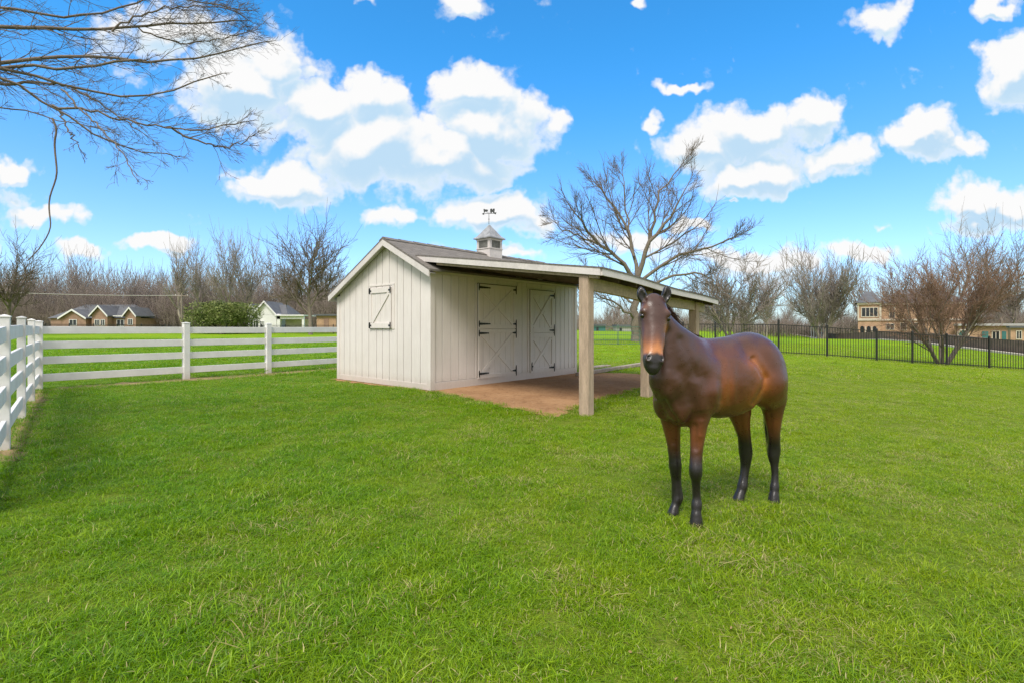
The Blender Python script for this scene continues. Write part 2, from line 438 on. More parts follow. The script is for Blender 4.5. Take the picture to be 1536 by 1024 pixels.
def tuft(seed, n, R, h0, h1, w, lean):
    r = np.random.default_rng(seed)
    th = r.uniform(0, 2 * PI, n); rr = R * np.sqrt(r.uniform(0, 1, n))
    base = np.stack([rr * np.cos(th), rr * np.sin(th), np.zeros(n) - .01], 1)
    h = r.uniform(h0, h1, n) * r.choice([1, 1, 1, 1.35], n); az = r.uniform(0, 2 * PI, n); ln = np.abs(r.normal(lean, lean * .6, n))
    bend = np.stack([np.cos(az), np.sin(az), np.zeros(n)], 1); side = np.stack([-np.sin(az), np.cos(az), np.zeros(n)], 1)
    tw = r.uniform(-.9, .9, n)[:, None]; side = side * np.cos(tw) + bend * np.sin(tw)
    V = []; 
    for k, (t, ww) in enumerate(((0, .8), (.4, 1), (.75, .75), (1, 0))):
        c = base + bend * (h * ln * t ** 1.8)[:, None] + np.array([0, 0, 1.]) * (h * t * (1 - .28 * np.minimum(ln, 1.4) * t))[:, None]
        if k < 3: V += [c - side * (w * ww / 2), c + side * (w * ww / 2)]
        else: V += [c]
    V = np.stack(V, 1)                           # n,7,3
    b = np.arange(n)[:, None] * 7
    tri = np.concatenate([b + np.array(q) for q in ((0, 1, 3), (0, 3, 2), (2, 3, 5), (2, 5, 4), (4, 5, 6))])
    me = bpy.data.meshes.new('grass_tuft'); V = V.reshape(-1, 3)
    me.vertices.add(len(V)); me.vertices.foreach_set('co', V.astype(np.float32).ravel())
    me.loops.add(len(tri) * 3); me.loops.foreach_set('vertex_index', tri.astype(np.int32).ravel())
    me.polygons.add(len(tri)); me.polygons.foreach_set('loop_start', np.arange(0, len(tri) * 3, 3, dtype=np.int32))
    me.update(calc_edges=True)
    at_ = me.color_attributes.new('tint', 'FLOAT_COLOR', 'POINT')
    c = np.repeat(np.concatenate([r.uniform(0, 1, (n, 3)) ** np.array([1.0, 1, 1]), np.ones((n, 1))], 1), 7, axis=0)
    at_.data.foreach_set('color', c.astype(np.float32).ravel())
    me.materials.append(MAT['grass'])
    o = bpy.data.objects.new('grass_tuft', me); tufts.objects.link(o)
for k in range(5): tuft(10 + k, 95, .135, .020, .044, .0038, 1.15)
for k in range(2): tuft(20 + k, 60, .10, .030, .060, .0038, 1.3)
for k in range(3): tuft(30 + k, 150, .34, .022, .050, .012, 1.2)

def scatter():
    r = np.random.default_rng(3); pts = []
    def band(y0, y1, dens, vset, smin, smax):
        xm = 1.35 * y1 + 1.2
        n = int(2 * xm * (y1 - y0) * dens)
        x = r.uniform(-xm, xm, n); y = r.uniform(y0, y1, n)
        k = np.abs(x) < 1.3 * y + 1.2
        x, y = x[k], y[k]
        pts.append(np.stack([x, y, r.choice(vset, len(x)), r.uniform(smin, smax, len(x))], 1))
    N, T, Fv = [0, 1, 2, 3, 4], [5, 6], [7, 8, 9]
    mixv = N * 4 + T
    for y0, y1, d in ((1.2, 4, 210), (4, 8, 170), (8, 13, 100), (13, 20, 55)): band(y0, y1, d, mixv, .75, 1.2)
    for y0, y1, d in ((15, 24, 7), (24, 36, 6), (36, 52, 3.5)): band(y0, y1, d, Fv, .8, 1.25)
    A = np.concatenate(pts); x, y = A[:, 0], A[:, 1]
    keep = np.ones(len(A), bool)
    dd = poly_dist(x, y, DIRT); keep &= ~(in_poly(x, y, DIRT) & (dd > .05))
    keep &= ~in_poly(x, y, SHED_FOOT)
    for S, p in ((STRIP_L, .28), (STRIP_B, .22), (STRIP_I, .25), (SPOT1, .40), (GS, .15)):
        keep &= ~(in_poly(x, y, S) & (r.uniform(0, 1, len(A)) > p))
    sc = A[:, 3].copy()
    for hx, hy in HOOVES:
        d = np.hypot(x - hx, y - hy); keep &= d > .075; sc = np.where(d < .16, sc * .7, sc)
    # bare spots in the turf
    spots = [on_ground(650, 716), on_ground(845, 634)]
    for sx_, sy_ in spots:
        d = np.hypot((x - sx_) / 1.6, y - sy_); keep &= ~((d < .20) & (r.uniform(0, 1, len(A)) > .10 + 2.2 * d))
    # lusher clumps on the left and by the dirt, shorter turf to the right
    g1 = np.sin(x * 1.7 + 1.3 * np.sin(y * 1.1)) * np.sin(y * 1.9 + 1.1 * np.sin(x * .8))
    sc *= 1 + .22 * g1 + .18 * np.sin(x * 5.3 + 2 * np.sin(y * 3.1)) * np.sin(y * 6.1 + 1.7 * np.sin(x * 2.7))
    sc *= np.interp(x, [-8, -2, 3, 8], [1.2, 1.1, .95, .85])
    sc = np.where((dd < .6) & (y < 12.5), sc * 1.2, sc)
    A = A[keep]; sc = sc[keep]
    P = np.stack([A[:, 0], A[:, 1], ground(A[:, 0], A[:, 1])], 1)
    me = bpy.data.meshes.new('grass'); me.vertices.add(len(P)); me.vertices.foreach_set('co', P.astype(np.float32).ravel())
    rot = np.stack([r.normal(0, .12, len(P)), r.normal(0, .12, len(P)), r.uniform(0, 2 * PI, len(P))], 1)
    a = me.attributes.new('rot', 'FLOAT_VECTOR', 'POINT'); a.data.foreach_set('vector', rot.astype(np.float32).ravel())
    a = me.attributes.new('scl', 'FLOAT', 'POINT'); a.data.foreach_set('value', sc.astype(np.float32))
    a = me.attributes.new('pick', 'INT', 'POINT'); a.data.foreach_set('value', A[:, 2].astype(np.int32))
    me.update()
    o = bpy.data.objects.new('grass', me); COL.objects.link(o)
    ng = bpy.data.node_groups.new('grass scatter', 'GeometryNodeTree')
    ng.interface.new_socket('Geometry', in_out='INPUT', socket_type='NodeSocketGeometry'); ng.interface.new_socket('Geometry', in_out='OUTPUT', socket_type='NodeSocketGeometry')
    gi = ng.nodes.new('NodeGroupInput'); gout = ng.nodes.new('NodeGroupOutput')
    ci = ng.nodes.new('GeometryNodeCollectionInfo'); ci.inputs['Collection'].default_value = tufts; ci.inputs['Separate Children'].default_value = True; ci.inputs['Reset Children'].default_value = True
    ip = ng.nodes.new('GeometryNodeInstanceOnPoints'); ip.inputs['Pick Instance'].default_value = True
    def na(nm, typ):
        nd = ng.nodes.new('GeometryNodeInputNamedAttribute'); nd.data_type = typ; nd.inputs['Name'].default_value = nm
        return [s for s in nd.outputs if s.enabled and s.name == 'Attribute'][0]
    L = ng.links.new
    L(gi.outputs[0], ip.inputs['Points']); L(ci.outputs[0], ip.inputs['Instance'])
    L(na('pick', 'INT'), ip.inputs['Instance Index']); L(na('rot', 'FLOAT_VECTOR'), ip.inputs['Rotation']); L(na('scl', 'FLOAT'), ip.inputs['Scale'])
    L(ip.outputs[0], gout.inputs[0])
    md = o.modifiers.new('scatter', 'NODES'); md.node_group = ng
    tag(o, 'short bright green paddock grass with a few dry blades', 'grass', None, 'stuff')
    return o
scatter()

# a few fallen leaves lying in the turf
def leaves():
    r = np.random.default_rng(17); n = 130; y = 2.0 + 9 * r.uniform(0, 1, n) ** 1.4; x = r.uniform(-1.15, 1.15, n) * y
    k = ~in_poly(x, y, DIRT) & ~in_poly(x, y, SHED_FOOT); x, y = x[k], y[k]; mb = MB()
    for a, b in zip(x, y):
        s = r.uniform(.006, .015); M = Matrix.Translation((a, b, gz(a, b) + .022)) @ Matrix.Rotation(r.uniform(0, 6.28), 4, 'Z') @ Matrix.Rotation(r.uniform(-.7, .7), 4, 'X')
        q = [(-1, 0, 0), (-.3, -.5, .15), (.5, -.35, .1), (1, 0, .25), (.5, .4, .2), (-.3, .5, .1)]
        V = [tuple(M @ Vector((u * s, v * s, w * s))) for u, v, w in q] + [tuple(M @ Vector((0, 0, -.1 * s)))]
        mb.add(V, [(i, (i + 1) % 6, 6) for i in range(6)])
    tag(mb.build('fallen_leaves', surf('dead leaf', (.30, .20, .09), .8, .7, 3)), 'small dead brown leaves scattered in the grass', 'leaves', None, 'stuff')
leaves()
# ------------------------------------------------------------------ run-in shed: local x = along the door wall, local y = into the shed
RZ = math.atan2(.755, .656)
shed = empty('horse_shed', (SC.x, SC.y, 0), RZ)
tag(shed, 'white board-sided horse shed with gable end, open porch on posts and cupola', 'shed')
RY, RT, PITCH = 1.6, 3.74, .5
def roof_z(y): return RT - PITCH * abs(y - RY)
WALLTOP_B = roof_z(SH_W) - .12
r_ = random.Random(4)
# --- walls
mb = MB()
core = [(0, 0, .08), (0, SH_W, .08), (0, SH_W, WALLTOP_B - .05), (0, RY, RT - .20), (0, 0, roof_z(0) - .20)]
mb.prism([Vector(p) + Vector((.03, 0, 0)) for p in core], (SH_L - .06, 0, 0))
def gable_boards(x0, x1, edges):
    for a, b in zip(edges[:-1], edges[1:]):
        a_, b_ = a + .009, b - .009
        ys = [a_, b_] if not (a_ < RY < b_) else [a_, RY, b_]
        poly = [(x0, a_, .13), (x0, b_, .13)] + [(x0, y, roof_z(y) - .13) for y in ys[::-1]]
        mb.prism(poly, (x1 - x0 + r_.uniform(-.001, .001), 0, 0))
E = [.10, .36, .70, 1.01, 1.27, 1.60, 1.90, 2.16, 2.52, 2.84, 3.14, 3.44, 3.74, SH_W - .08]
gable_boards(-.018, .03, E); gable_boards(SH_L - .03, SH_L + .018, E)
def long_boards(edges, z0, z1, y0=-.018, y1=.03):
    for a, b in zip(edges[:-1], edges[1:]):
        mb.box(a + .009, b - .009, y0 + r_.uniform(-.001, .001), y1, z0, z1)
long_boards([.10, .34, .62, .88, 1.16, 1.44], .20, 2.74)
long_boards([3.11, 3.32, 3.52], .20, 2.74)
long_boards([4.94, 5.17, 5.40, 5.62, 5.82, 5.95], .20, 2.74)
long_boards([1.44, 2.28, 3.11], 2.62, 2.74); long_boards([3.52, 4.2, 4.94], 2.62, 2.74)
long_boards(list(np.arange(.1, 6.0, .3)), .13, WALLTOP_B - .02, SH_W - .03, SH_W + .018)
mb.build('wall', MAT['paint'], shed)
mb = MB()
mb.box(-.035, -.02, .10, SH_W - .08, .02, .16); mb.box(.10, SH_L - .08, -.036, -.02, .0, .19)
mb.box(SH_L + .02, SH_L + .035, .1, SH_W - .1, .02, .16)
mb.box(.02, SH_L - .02, .02, SH_W - .02, -.1, .078)
mb.build('wall_base', MAT['paint'], shed, bevel=.004)
for (x, y) in ((0, 0), (SH_L, 0), (0, SH_W), (SH_L, SH_W)):
    mb = MB(); sx = -1 if x == 0 else 1; sy = -1 if y == 0 else 1
    zt = 2.76 if y == 0 else WALLTOP_B - .04
    xa, xb = sorted((x + sx * .04, x - sx * .095)); ya, yb = sorted((y + sy * .042, y - sy * .0))
    mb.box(xa, xb, ya, yb, .02, zt)
    ya, yb = sorted((y + sy * .0, y - sy * .095)); xa, xb = sorted((x + sx * .04, x + sx * .0))
    mb.box(xa, xb, ya, yb, .02, zt)
    mb.build('corner_board', MAT['paint'], shed)
mb = MB(); mb.box(.0, SH_L, -.05, -.02, 2.745, 2.90); mb.build('header_board', MAT['paint'], shed, bevel=.004)

# --- doors
def hinge(parent, x, z, L, side=1, y=-.064, leg=.12):
    mb = MB()
    mb.box(x - .018, x + .018, y - .006, y, z - leg / 2, z + leg / 2)
    n = 5; leg *= 1.4; xs = np.linspace(x + side * .019, x + side * L, n)
    for i in range(n - 1):
        h = .058 * (1 - .55 * i / (n - 1)); a, b = sorted((xs[i], xs[i + 1] - side * .0005))
        mb.box(a, b, y - .005, y - .0005, z - h / 2, z + h / 2)
    mb.tube([(x - side * .0, y - .008, z - leg / 2), (x - side * .0, y - .008, z + leg / 2)], .011, 6)
    for q in (.35, .75): mb.lathe((x + side * L * q, y - .008, z - .006), [(.012, 0), (.012, .012)], 6)
    return mb.build('hinge', MAT['iron'], parent)
def leaf(x0, x1, z0, z1, fr, label=None):
    mb = MB(); y = -.030
    n = max(3, int((x1 - x0) / .2)); xs = np.linspace(x0, x1, n + 1)
    for a, b in zip(xs[:-1], xs[1:]): mb.box(a + (.003 if a > x0 else 0), b - (.003 if b < x1 else 0), y, .028, z0, z1)
    t = -.058
    mb.box(x0 + .002, x0 + fr, t, y - .0005, z0 + .002, z1 - .002); mb.box(x1 - fr, x1 - .002, t, y - .0005, z0 + .002, z1 - .002)
    mb.box(x0 + fr + .002, x1 - fr - .002, t, y - .0005, z0 + .003, z0 + fr); mb.box(x0 + fr + .002, x1 - fr - .002, t, y - .0005, z1 - fr, z1 - .003)
    a = Vector((x0 + fr + .02, t + .013, z0 + fr + .02)); b = Vector((x1 - fr - .02, t + .013, z1 - fr - .02))
    mb.bar(a, b, .018, .095, (0, 0, 1))
    a2 = Vector((a.x, a.y + .003, b.z)); b2 = Vector((b.x, a.y + .003, a.z)); m = (a2 + b2) / 2; d = (b2 - a2).normalized()
    mb.bar(a2, m - d * .06, .017, .095, (0, 0, 1)); mb.bar(m + d * .06, b2, .017, .095, (0, 0, 1))
    return mb.build('door', MAT['paint'], shed)
D1 = (1.53, 3.03); S1 = 1.44
up = leaf(D1[0], D1[1], S1 + .008, 2.60, .10); lo = leaf(D1[0], D1[1], .17, S1 - .008, .10)
for z in (S1 + .13, 2.51): hinge(up, D1[0] + .02, z, .42, 1); hinge(up, D1[1] - .02, z, .13, -1, leg=.17)
for z in (.30, S1 - .11): hinge(lo, D1[0] + .02, z, .36, 1); hinge(lo, D1[1] - .02, z, .15, -1, leg=.2)
D2 = (3.66, 4.82); S2 = 1.32
up2 = leaf(D2[0], D2[1], S2 + .008, 2.56, .13); lo2 = leaf(D2[0], D2[1], .17, S2 - .008, .13)
hinge(up2, D2[1] - .02, 2.43, .22, -1, leg=.13); hinge(up2, D2[1] - .02, S2 + .07, .24, -1, leg=.24); hinge(lo2, D2[1] - .02, .28, .26, -1, leg=.18)
hinge(lo2, D2[0] + .05, .36, .06, 1, leg=.18)
# jambs, then strips coloured dark for the shade in the door gaps
for (a, b), zt in ((D1, 2.60), (D2, 2.56)):
  for q in (a - .080, b + .026): MB().box(q, q + .054, -.03, .028, .20, zt + .012).build('door_jamb', MAT['paint'], shed)
for (a, b), zt in ((D1, 2.60), (D2, 2.56)):
    mb = MB()
    mb.box(a - .0255, a - .001, -.022, .027, .20, zt + .012); mb.box(b + .001, b + .0255, -.022, .027, .20, zt + .012); mb.box(a, b, -.022, .027, zt + .001, zt + .020)
    mb.build('door_gap', MAT['rafter'], shed)
# --- gable shutter
mb = MB(); y0, y1, z0, z1 = 1.48, 2.42, 1.46, 2.50; x = -.020
n = 4; ys = np.linspace(y0, y1, n + 1)
for a, b in zip(ys[:-1], ys[1:]): mb.box(x - .022, x, a + .003, b - .003, z0, z1)
fr = .13; t0, t1 = x - .046, x - .0225
mb.box(t0, t1, y0, y1, z0, z0 + fr); mb.box(t0, t1, y0, y1, z1 - fr, z1)
mb.box(t0 + .004, t1, y0, y0 + .07, z0 + fr + .002, z1 - fr - .002); mb.box(t0 + .004, t1, y1 - .07, y1, z0 + fr + .002, z1 - fr - .002)
mb.bar((x - .034, y1 - .10, z0 + fr + .01), (x - .034, y0 + .10, z1 - fr - .01), .02, .085, (0, 0, 1))
shut = mb.build('shutter', MAT['paint'], shed)
mb = MB()
mb.box(x - .012, x, y0 - .10, y0 - .008, z0 - .02, z1 + .05); mb.box(x - .012, x, y1 + .008, y1 + .05, z0 - .02, z1 + .05); mb.box(x - .016, x, y0 - .1, y1 + .05, z1 + .052, z1 + .09)
mb.build('shutter_frame', MAT['paint'], shed)
for (yy, zz) in ((y0 + .02, z0 + .07), (y0 + .02, z1 - .07), (y1 - .02, z0 + .07), (y1 - .02, z1 - .07)):
    mb = MB(); s = 1 if yy < 2 else -1
    mb.box(t0 - .006, t0 - .0005, yy - .02, yy + .02, zz - .08, zz + .08); a, b = sorted((yy, yy + s * .07)); mb.box(t0 - .011, t0 - .0065, a, b, zz - .02, zz + .02)
    mb.tube([(t0 - .012, yy - s * .02, zz - .07), (t0 - .012, yy - s * .02, zz + .07)], .012, 6)
    mb.build('hinge', MAT['iron'], shut)

# --- main roof
OX, OY = .22, .20
def slope(name, ya, yb, top0, mat, parent, th, x0=-OX, x1=SH_L + OX):
    mb = MB(); za, zb = roof_z(ya) + top0, roof_z(yb) + top0
    mb.hexa([(x0, ya, za - th), (x1, ya, za - th), (x1, yb, zb - th), (x0, yb, zb - th), (x0, ya, za), (x1, ya, za), (x1, yb, zb), (x0, yb, zb)])
    return mb
mb = slope('r', RY, SH_W + OY + .03, 0, None, None, .05); m2 = slope('r', -OY - .03, RY, 0, None, None, .05)
mb.add(np.vstack(m2.v), m2.f); 
for k in range(14):                 # ridge cap shingles
    xa = -OX + .48 * k
    for s in (-1, 1):
        mb.hexa([(xa, RY, RT - .0), (xa + .46, RY, RT - .0), (xa + .46, RY + s * .16, RT - .07), (xa, RY + s * .16, RT - .07), (xa, RY, RT + .028), (xa + .46, RY, RT + .018), (xa + .46, RY + s * .16, RT - .058), (xa, RY + s * .16, RT - .052)])
roof = mb.build('roof', MAT['shingle'], shed)
mb = MB()
for x0 in (-OX, SH_L + OX - .03):
    for ya, yb in ((RY, SH_W + OY), (RY, -OY)):
        za, zb = roof_z(ya) - .052, roof_z(yb) - .052
        mb.hexa([(x0 - .004, ya, za - .15), (x0 + .03, ya, za - .15), (x0 + .03, yb, zb - .15), (x0 - .004, yb, zb - .15), (x0 - .004, ya, za), (x0 + .03, ya, za), (x0 + .03, yb, zb), (x0 - .004, yb, zb)])
mb.box(-OX + .03, SH_L + OX - .035, SH_W + OY - .02, SH_W + OY + .01, roof_z(SH_W + OY) - .20, roof_z(SH_W + OY) - .055)
mb.build('rake_fascia', MAT['trim'], shed)
mb = MB()
for ya, yb in ((RY, SH_W + OY - .02), (RY, -OY)):
    za, zb = roof_z(ya) - .10, roof_z(yb) - .10
    mb.hexa([(-OX + .03, ya, za - .02), (-.02, ya, za - .02), (-.02, yb, zb - .02), (-OX + .03, yb, zb - .02), (-OX + .03, ya, za), (-.02, ya, za), (-.02, yb, zb), (-OX + .03, yb, zb)])
mb.build('soffit', MAT['trim'], shed)

# --- porch roof (an old, slightly sagging lean-to)
PA, PB, PCn, PD = (0.0, .50, 3.225), (5.9, .50, 3.20), (5.82, -4.58, 2.215), (-.02, -4.60, 2.54)
def pr(s, t, dz=0.0):
    a = Vector(PA).lerp(Vector(PB), s); b = Vector(PD).lerp(Vector(PCn), s)
    p = a.lerp(b, t); p.z += dz + .015 * math.sin(s * 9) * t - .03 * math.sin(PI * t) * math.sin(PI * s)
    return p
def grid_slab(z0, z1, s0=0, s1=1, t0=0, t1=1, ns=16, nt=8):
    mb = MB(); V = []
    for dz in (z0, z1):
        for i in range(ns + 1):
            for j in range(nt + 1): V.append(tuple(pr(s0 + (s1 - s0) * i / ns, t0 + (t1 - t0) * j / nt, dz)))
    N = (ns + 1) * (nt + 1); fs = []
    q = lambda i, j, k: k * N + i * (nt + 1) + j
    for i in range(ns):
        for j in range(nt):
            fs.append((q(i, j, 0), q(i, j + 1, 0), q(i + 1, j + 1, 0), q(i + 1, j, 0))); fs.append((q(i, j, 1), q(i + 1, j, 1), q(i + 1, j + 1, 1), q(i, j + 1, 1)))
    for i in range(ns):
        for j in (0, nt): fs.append((q(i, j, 0), q(i + 1, j, 0), q(i + 1, j, 1), q(i, j, 1)))
    for j in range(nt):
        for i in (0, ns): fs.append((q(i, j, 0), q(i, j + 1, 0), q(i, j + 1, 1), q(i, j, 1)))
    return mb.add(V, fs)
grid_slab(-.03, .0, -.006, 1.006, -.004, 1.008).build('porch_roof', MAT['shingle'], shed)
grid_slab(-.055, -.031, .003, .997, .10, .997).build('porch_soffit', MAT['soffit'], shed)
def ribbon(p0, p1, n, dz0, dz1, off, mat, name):
    mb = MB(); pts = [pr(p0[0] + (p1[0] - p0[0]) * i / n, p0[1] + (p1[1] - p0[1]) * i / n) for i in range(n + 1)]
    o = Vector(off)
    for a, b in zip(pts[:-1], pts[1:]):
        z0, z1 = Vector((0, 0, dz0)), Vector((0, 0, dz1))
        mb.hexa([a + z0, b + z0, b + z0 + o, a + z0 + o, a + z1, b + z1, b + z1 + o, a + z1 + o])
    return mb.build(name, mat, shed)
ribbon((0, .0), (0, 1), 10, -.150, -.032, (-.03, 0, 0), MAT['trim'], 'porch_fascia')
ribbon((0, 1), (1, 1), 12, -.150, -.032, (0, -.03, 0), MAT['trim'], 'porch_fascia')
ribbon((1, .08), (1, 1), 10, -.150, -.032, (.03, 0, 0), MAT['trim'], 'porch_fascia')
for k in range(9):                     # rafters
    s = .012 + k * .1218
    a = pr(s, .13, -.13); b = pr(s, .985, -.13)
    MB().bar(a, b, .045, .145).build('rafter', MAT['rafter'] if k else MAT['soffit'], shed)
YB = -4.22
mb = MB()
for i in range(8):
    sa, sb = .012 + i * .122, .012 + (i + 1) * .122
    a, b = pr(sa, .93, -.31), pr(sb, .93, -.31); a.y = b.y = YB
    mb.bar(a, b, .12, .22)
mb.build('porch_beam', MAT['soffit'], shed)
for x, g in ((.105, -.105), (2.50, -.02), (5.18, 0)):
    s = (x + .02) / 5.84; zt = pr(s, .93).z - .17; mb = MB()
    mb.box(x - .10, x + .10, YB - .10, YB + .10, g - .25, zt)
    p = mb.build('porch_post', MAT['timber'], shed, bevel=.012)
# clutter kept on the wall plate under the rafters: offcuts of painted board
for x, w, h in ((2.9, .22, .07), (3.35, .35, .05), (3.9, .18, .09), (4.4, .30, .06), (5.1, .16, .10)): tag(MB().box(x, x + w, -.16, -.055, 2.80, 2.80 + h).build('board_offcut', MAT['trim'], shed))

# --- cupola with weathervane
cx, cy, hw = 3.68, RY, .278
mb = MB(); mb.box(cx - hw, cx + hw, cy - hw, cy + hw, 3.45, 3.70 + .20); 
for sx in (-1, 1):
    for sy in (-1, 1): mb.box(cx + sx * (hw - .045) - .045, cx + sx * (hw - .045) + .045, cy + sy * (hw - .045) - .045, cy + sy * (hw - .045) + .045, 3.902, 4.17)
mb.box(cx - hw - .02, cx + hw + .02, cy - hw - .02, cy + hw + .02, 3.872, 3.9); mb.box(cx - hw - .01, cx + hw + .01, cy - hw - .01, cy + hw + .01, 4.13, 4.19)
cup = mb.build('cupola', MAT['trim'], shed)
mb = MB()
for k in range(7):
    z = 3.92 + k * .032
    mb.bar((cx - hw + .09, cy - hw + .02, z), (cx + hw - .09, cy - hw + .02, z), .05, .012, (0, .5, 1)); mb.bar((cx - hw + .09, cy + hw - .02, z), (cx + hw - .09, cy + hw - .02, z), .05, .012, (0, -.5, 1))
    mb.bar((cx - hw + .02, cy - hw + .09, z), (cx - hw + .02, cy + hw - .09, z), .05, .012, (.5, 0, 1)); mb.bar((cx + hw - .02, cy - hw + .09, z), (cx + hw - .02, cy + hw - .09, z), .05, .012, (-.5, 0, 1))
mb.box(cx - hw + .06, cx + hw - .06, cy - hw + .06, cy + hw - .06, 3.902, 4.128)
mb.build('louver', MAT['louver'], cup)
prof = [(.355, 0), (.355, .03), (.27, .10), (.17, .24), (.075, .37), (.015, .46)]
mb = MB(); V = []; fs = []
for r, z in prof:
    for a, b in ((-1, -1), (1, -1), (1, 1), (-1, 1)): V.append((cx + a * r, cy + b * r, 4.185 + z))
for i in range(len(prof) - 1):
    for j in range(4): fs.append((i * 4 + j, i * 4 + (j + 1) % 4, i * 4 + 4 + (j + 1) % 4, i * 4 + 4 + j))
fs += [(3, 2, 1, 0), tuple(range(4 * len(prof) - 4, 4 * len(prof)))]
mb.add(V, fs); mb.build('cupola_roof', MAT['cupola'], cup)
Rm = Matrix.Translation((cx, cy, 0)) @ Matrix.Rotation(-RZ + .1, 4, 'Z') @ Matrix.Translation((-.015, 0, 5.0 * .12)) @ Matrix.Diagonal((.74, .74, .88, 1))
mb = MB(); mb.tube([(0, 0, 4.62), (0, 0, 5.06)], [.014, .010], 6)
mb.lathe((0, 0, 4.80), [(.005, -.03), (.03, 0), (.005, .03)], 8)
mb.bar((-.20, 0, 4.985), (.26, 0, 5.01), .014, .016)
mb.prism([(-.20, -.006, 5.03), (-.20, -.006, 4.94), (-.30, -.006, 4.975)], (0, .012, 0)); mb.prism([(.20, -.006, 5.0), (.29, -.006, 4.97), (.32, -.006, 5.05), (.22, -.006, 5.03)], (0, .012, 0))
hz = [(-.22, 5.03), (-.20, 5.05), (-.19, 5.02), (-.17, 5.02), (-.165, 5.06), (-.09, 5.055), (-.085, 5.01), (-.065, 5.01), (-.06, 5.08), (-.03, 5.10), (-.035, 5.135), (-.075, 5.125), (-.10, 5.14), (-.17, 5.135), (-.20, 5.16), (-.225, 5.145), (-.235, 5.10), (-.215, 5.10)]
mb.prism([(x, -.007, z) for x, z in hz], (0, .014, 0))
cz = [(.05, 5.06), (.09, 5.05), (.22, 5.05), (.24, 5.08), (.245, 5.17), (.20, 5.175), (.165, 5.165), (.15, 5.12), (.135, 5.165), (.09, 5.175), (.05, 5.15)]
mb.prism([(x, -.007, z) for x, z in cz], (0, .014, 0))
for wx in (.09, .205):
    mb.tube([(wx, -.008, 5.035), (wx, .008, 5.035)], .034, 12)
mb.build('weathervane', MAT['iron_vane'], cup, M=Rm)

# --- timbers edging the dirt floor at the far end
def log(label, a, b, h, w):
    o = MB().bar((a[0], a[1], gz(*a) + h / 2), (b[0], b[1], gz(*b) + h / 2), w, h).build('ground_timber', MAT['log'], bevel=.02)
    tag(o, label, 'timber', 'timbers lying beyond the porch floor')
log('long weathered timber lying across the far edge of the porch dirt floor', on_ground(866, 564), on_ground(1012, 540), .12, .16)
log('short grey plank lying in the grass just behind the long timber', on_ground(884, 553), on_ground(912, 549.5), .08, .30)

# ------------------------------------------------------------------ fences
def rail_fence():
    e = empty('rail_fence', (FENCE_L[1][0], FENCE_L[1][1], gz(*FENCE_L[1])))
    tag(e, 'white four-rail board fence turning a corner and running to the shed', 'fence')
    org = Vector(e.location)
    tops = (1.45, 1.11, .76, .36)
    for run in (FENCE_L, FENCE_B):
        for i, p in enumerate(run):
            if run is FENCE_B and i == 0: continue
            d = (Vector(run[min(i + 1, len(run) - 1)]) - Vector(run[max(i - 1, 0)])); M = Matrix.Translation((p[0], p[1], gz(*p))) @ Matrix.Rotation(math.atan2(d.y, d.x), 4, 'Z')
            mb = MB(); w = .05 if run is FENCE_L and i < len(run) - 1 else .075; mb.box(-w, w, -w, w, -.3, 1.545); 
            v = [(-w - .008, -w - .008, 1.546), (w + .008, -w - .008, 1.546), (w + .008, w + .008, 1.546), (-w - .008, w + .008, 1.546)]
            mb.hexa(v + [(a, b, c + .02) for a, b, c in v]); mb.add([(a * .97, b * .97, 1.567) for a, b, c in v] + [(0, 0, 1.585)], [(0, 1, 4), (1, 2, 4), (2, 3, 4), (3, 0, 4), (3, 2, 1, 0)])
            mb.build('post', MAT['fence'], e, M=Matrix.Translation(-org) @ M, bevel=.006)
        for a, b in zip(run[:-1], run[1:]):
            A = Vector((a[0], a[1], gz(*a))); B = Vector((b[0], b[1], gz(*b))); d = (B - A).normalized()
            A2, B2 = A + d * .068, B - d * .068
            for t in tops:
                MB().bar(A2 + Vector((0, 0, t - .09)) - org, B2 + Vector((0, 0, t - .09)) - org, .045, .178).build('rail', MAT['fence'], e, bevel=.006)
rail_fence()

def picket_fence(name, pts, h, spacing, mat, label, cat='fence', pr_=.009, post=.035, rails=(.12, None), tall=(), g=gz, cap=True):
    e = empty(name, (pts[0][0], pts[0][1], g(*pts[0]))); org = Vector(e.location); tag(e, label, cat)
    for i, p in enumerate(pts):
        z = g(*p); hh = h + .06 + (.14 if i in tall else 0); mb = MB()
        mb.box(p[0] - post - org.x, p[0] + post - org.x, p[1] - post - org.y, p[1] + post - org.y, z - .2 - org.z, z + hh - org.z)
        if cap: mb.lathe((p[0] - org.x, p[1] - org.y, z + hh - org.z), [(post * 1.3, 0), (post * 1.3, .02), (post * .9, .05), (post * .2, .07)], 8)
        po = mb.build('post', mat, e)
    for a, b in zip(pts[:-1], pts[1:]):
        A = Vector((a[0], a[1], g(*a))) - org; B = Vector((b[0], b[1], g(*b))) - org; d = (B - A); L = d.length; mb = MB()
        for r in rails:
            z = h - .02 if r is None else r
            mb.bar(A + Vector((0, 0, z)), B + Vector((0, 0, z)), .03, .036)
        n = int(L / spacing)
        for k in range(1, n):
            p = A + d * k / n
            mb.box(p.x - pr_, p.x + pr_, p.y - pr_, p.y + pr_, p.z + .06, p.z + h + (.0 if k % 1 else -.02))
        mb.build('panel', mat, e)
    return e
picket_fence('iron_fence', FENCE_I, 1.46, .125, MAT['iron'], 'black metal picket fence crossing the lawn behind the horse', tall=(2,))
FL = [(-88 + 3.6 * i, 76 - .0 * i) for i in range(22)]
picket_fence('iron_fence', FL, 1.30, .16, MAT['iron'], 'low dark picket fence far away beyond the white rail fence', pr_=.018, post=.05)
FW = [(5.3, 38.2), (7.95, 38), (9.6, 38), (12.2, 38)]
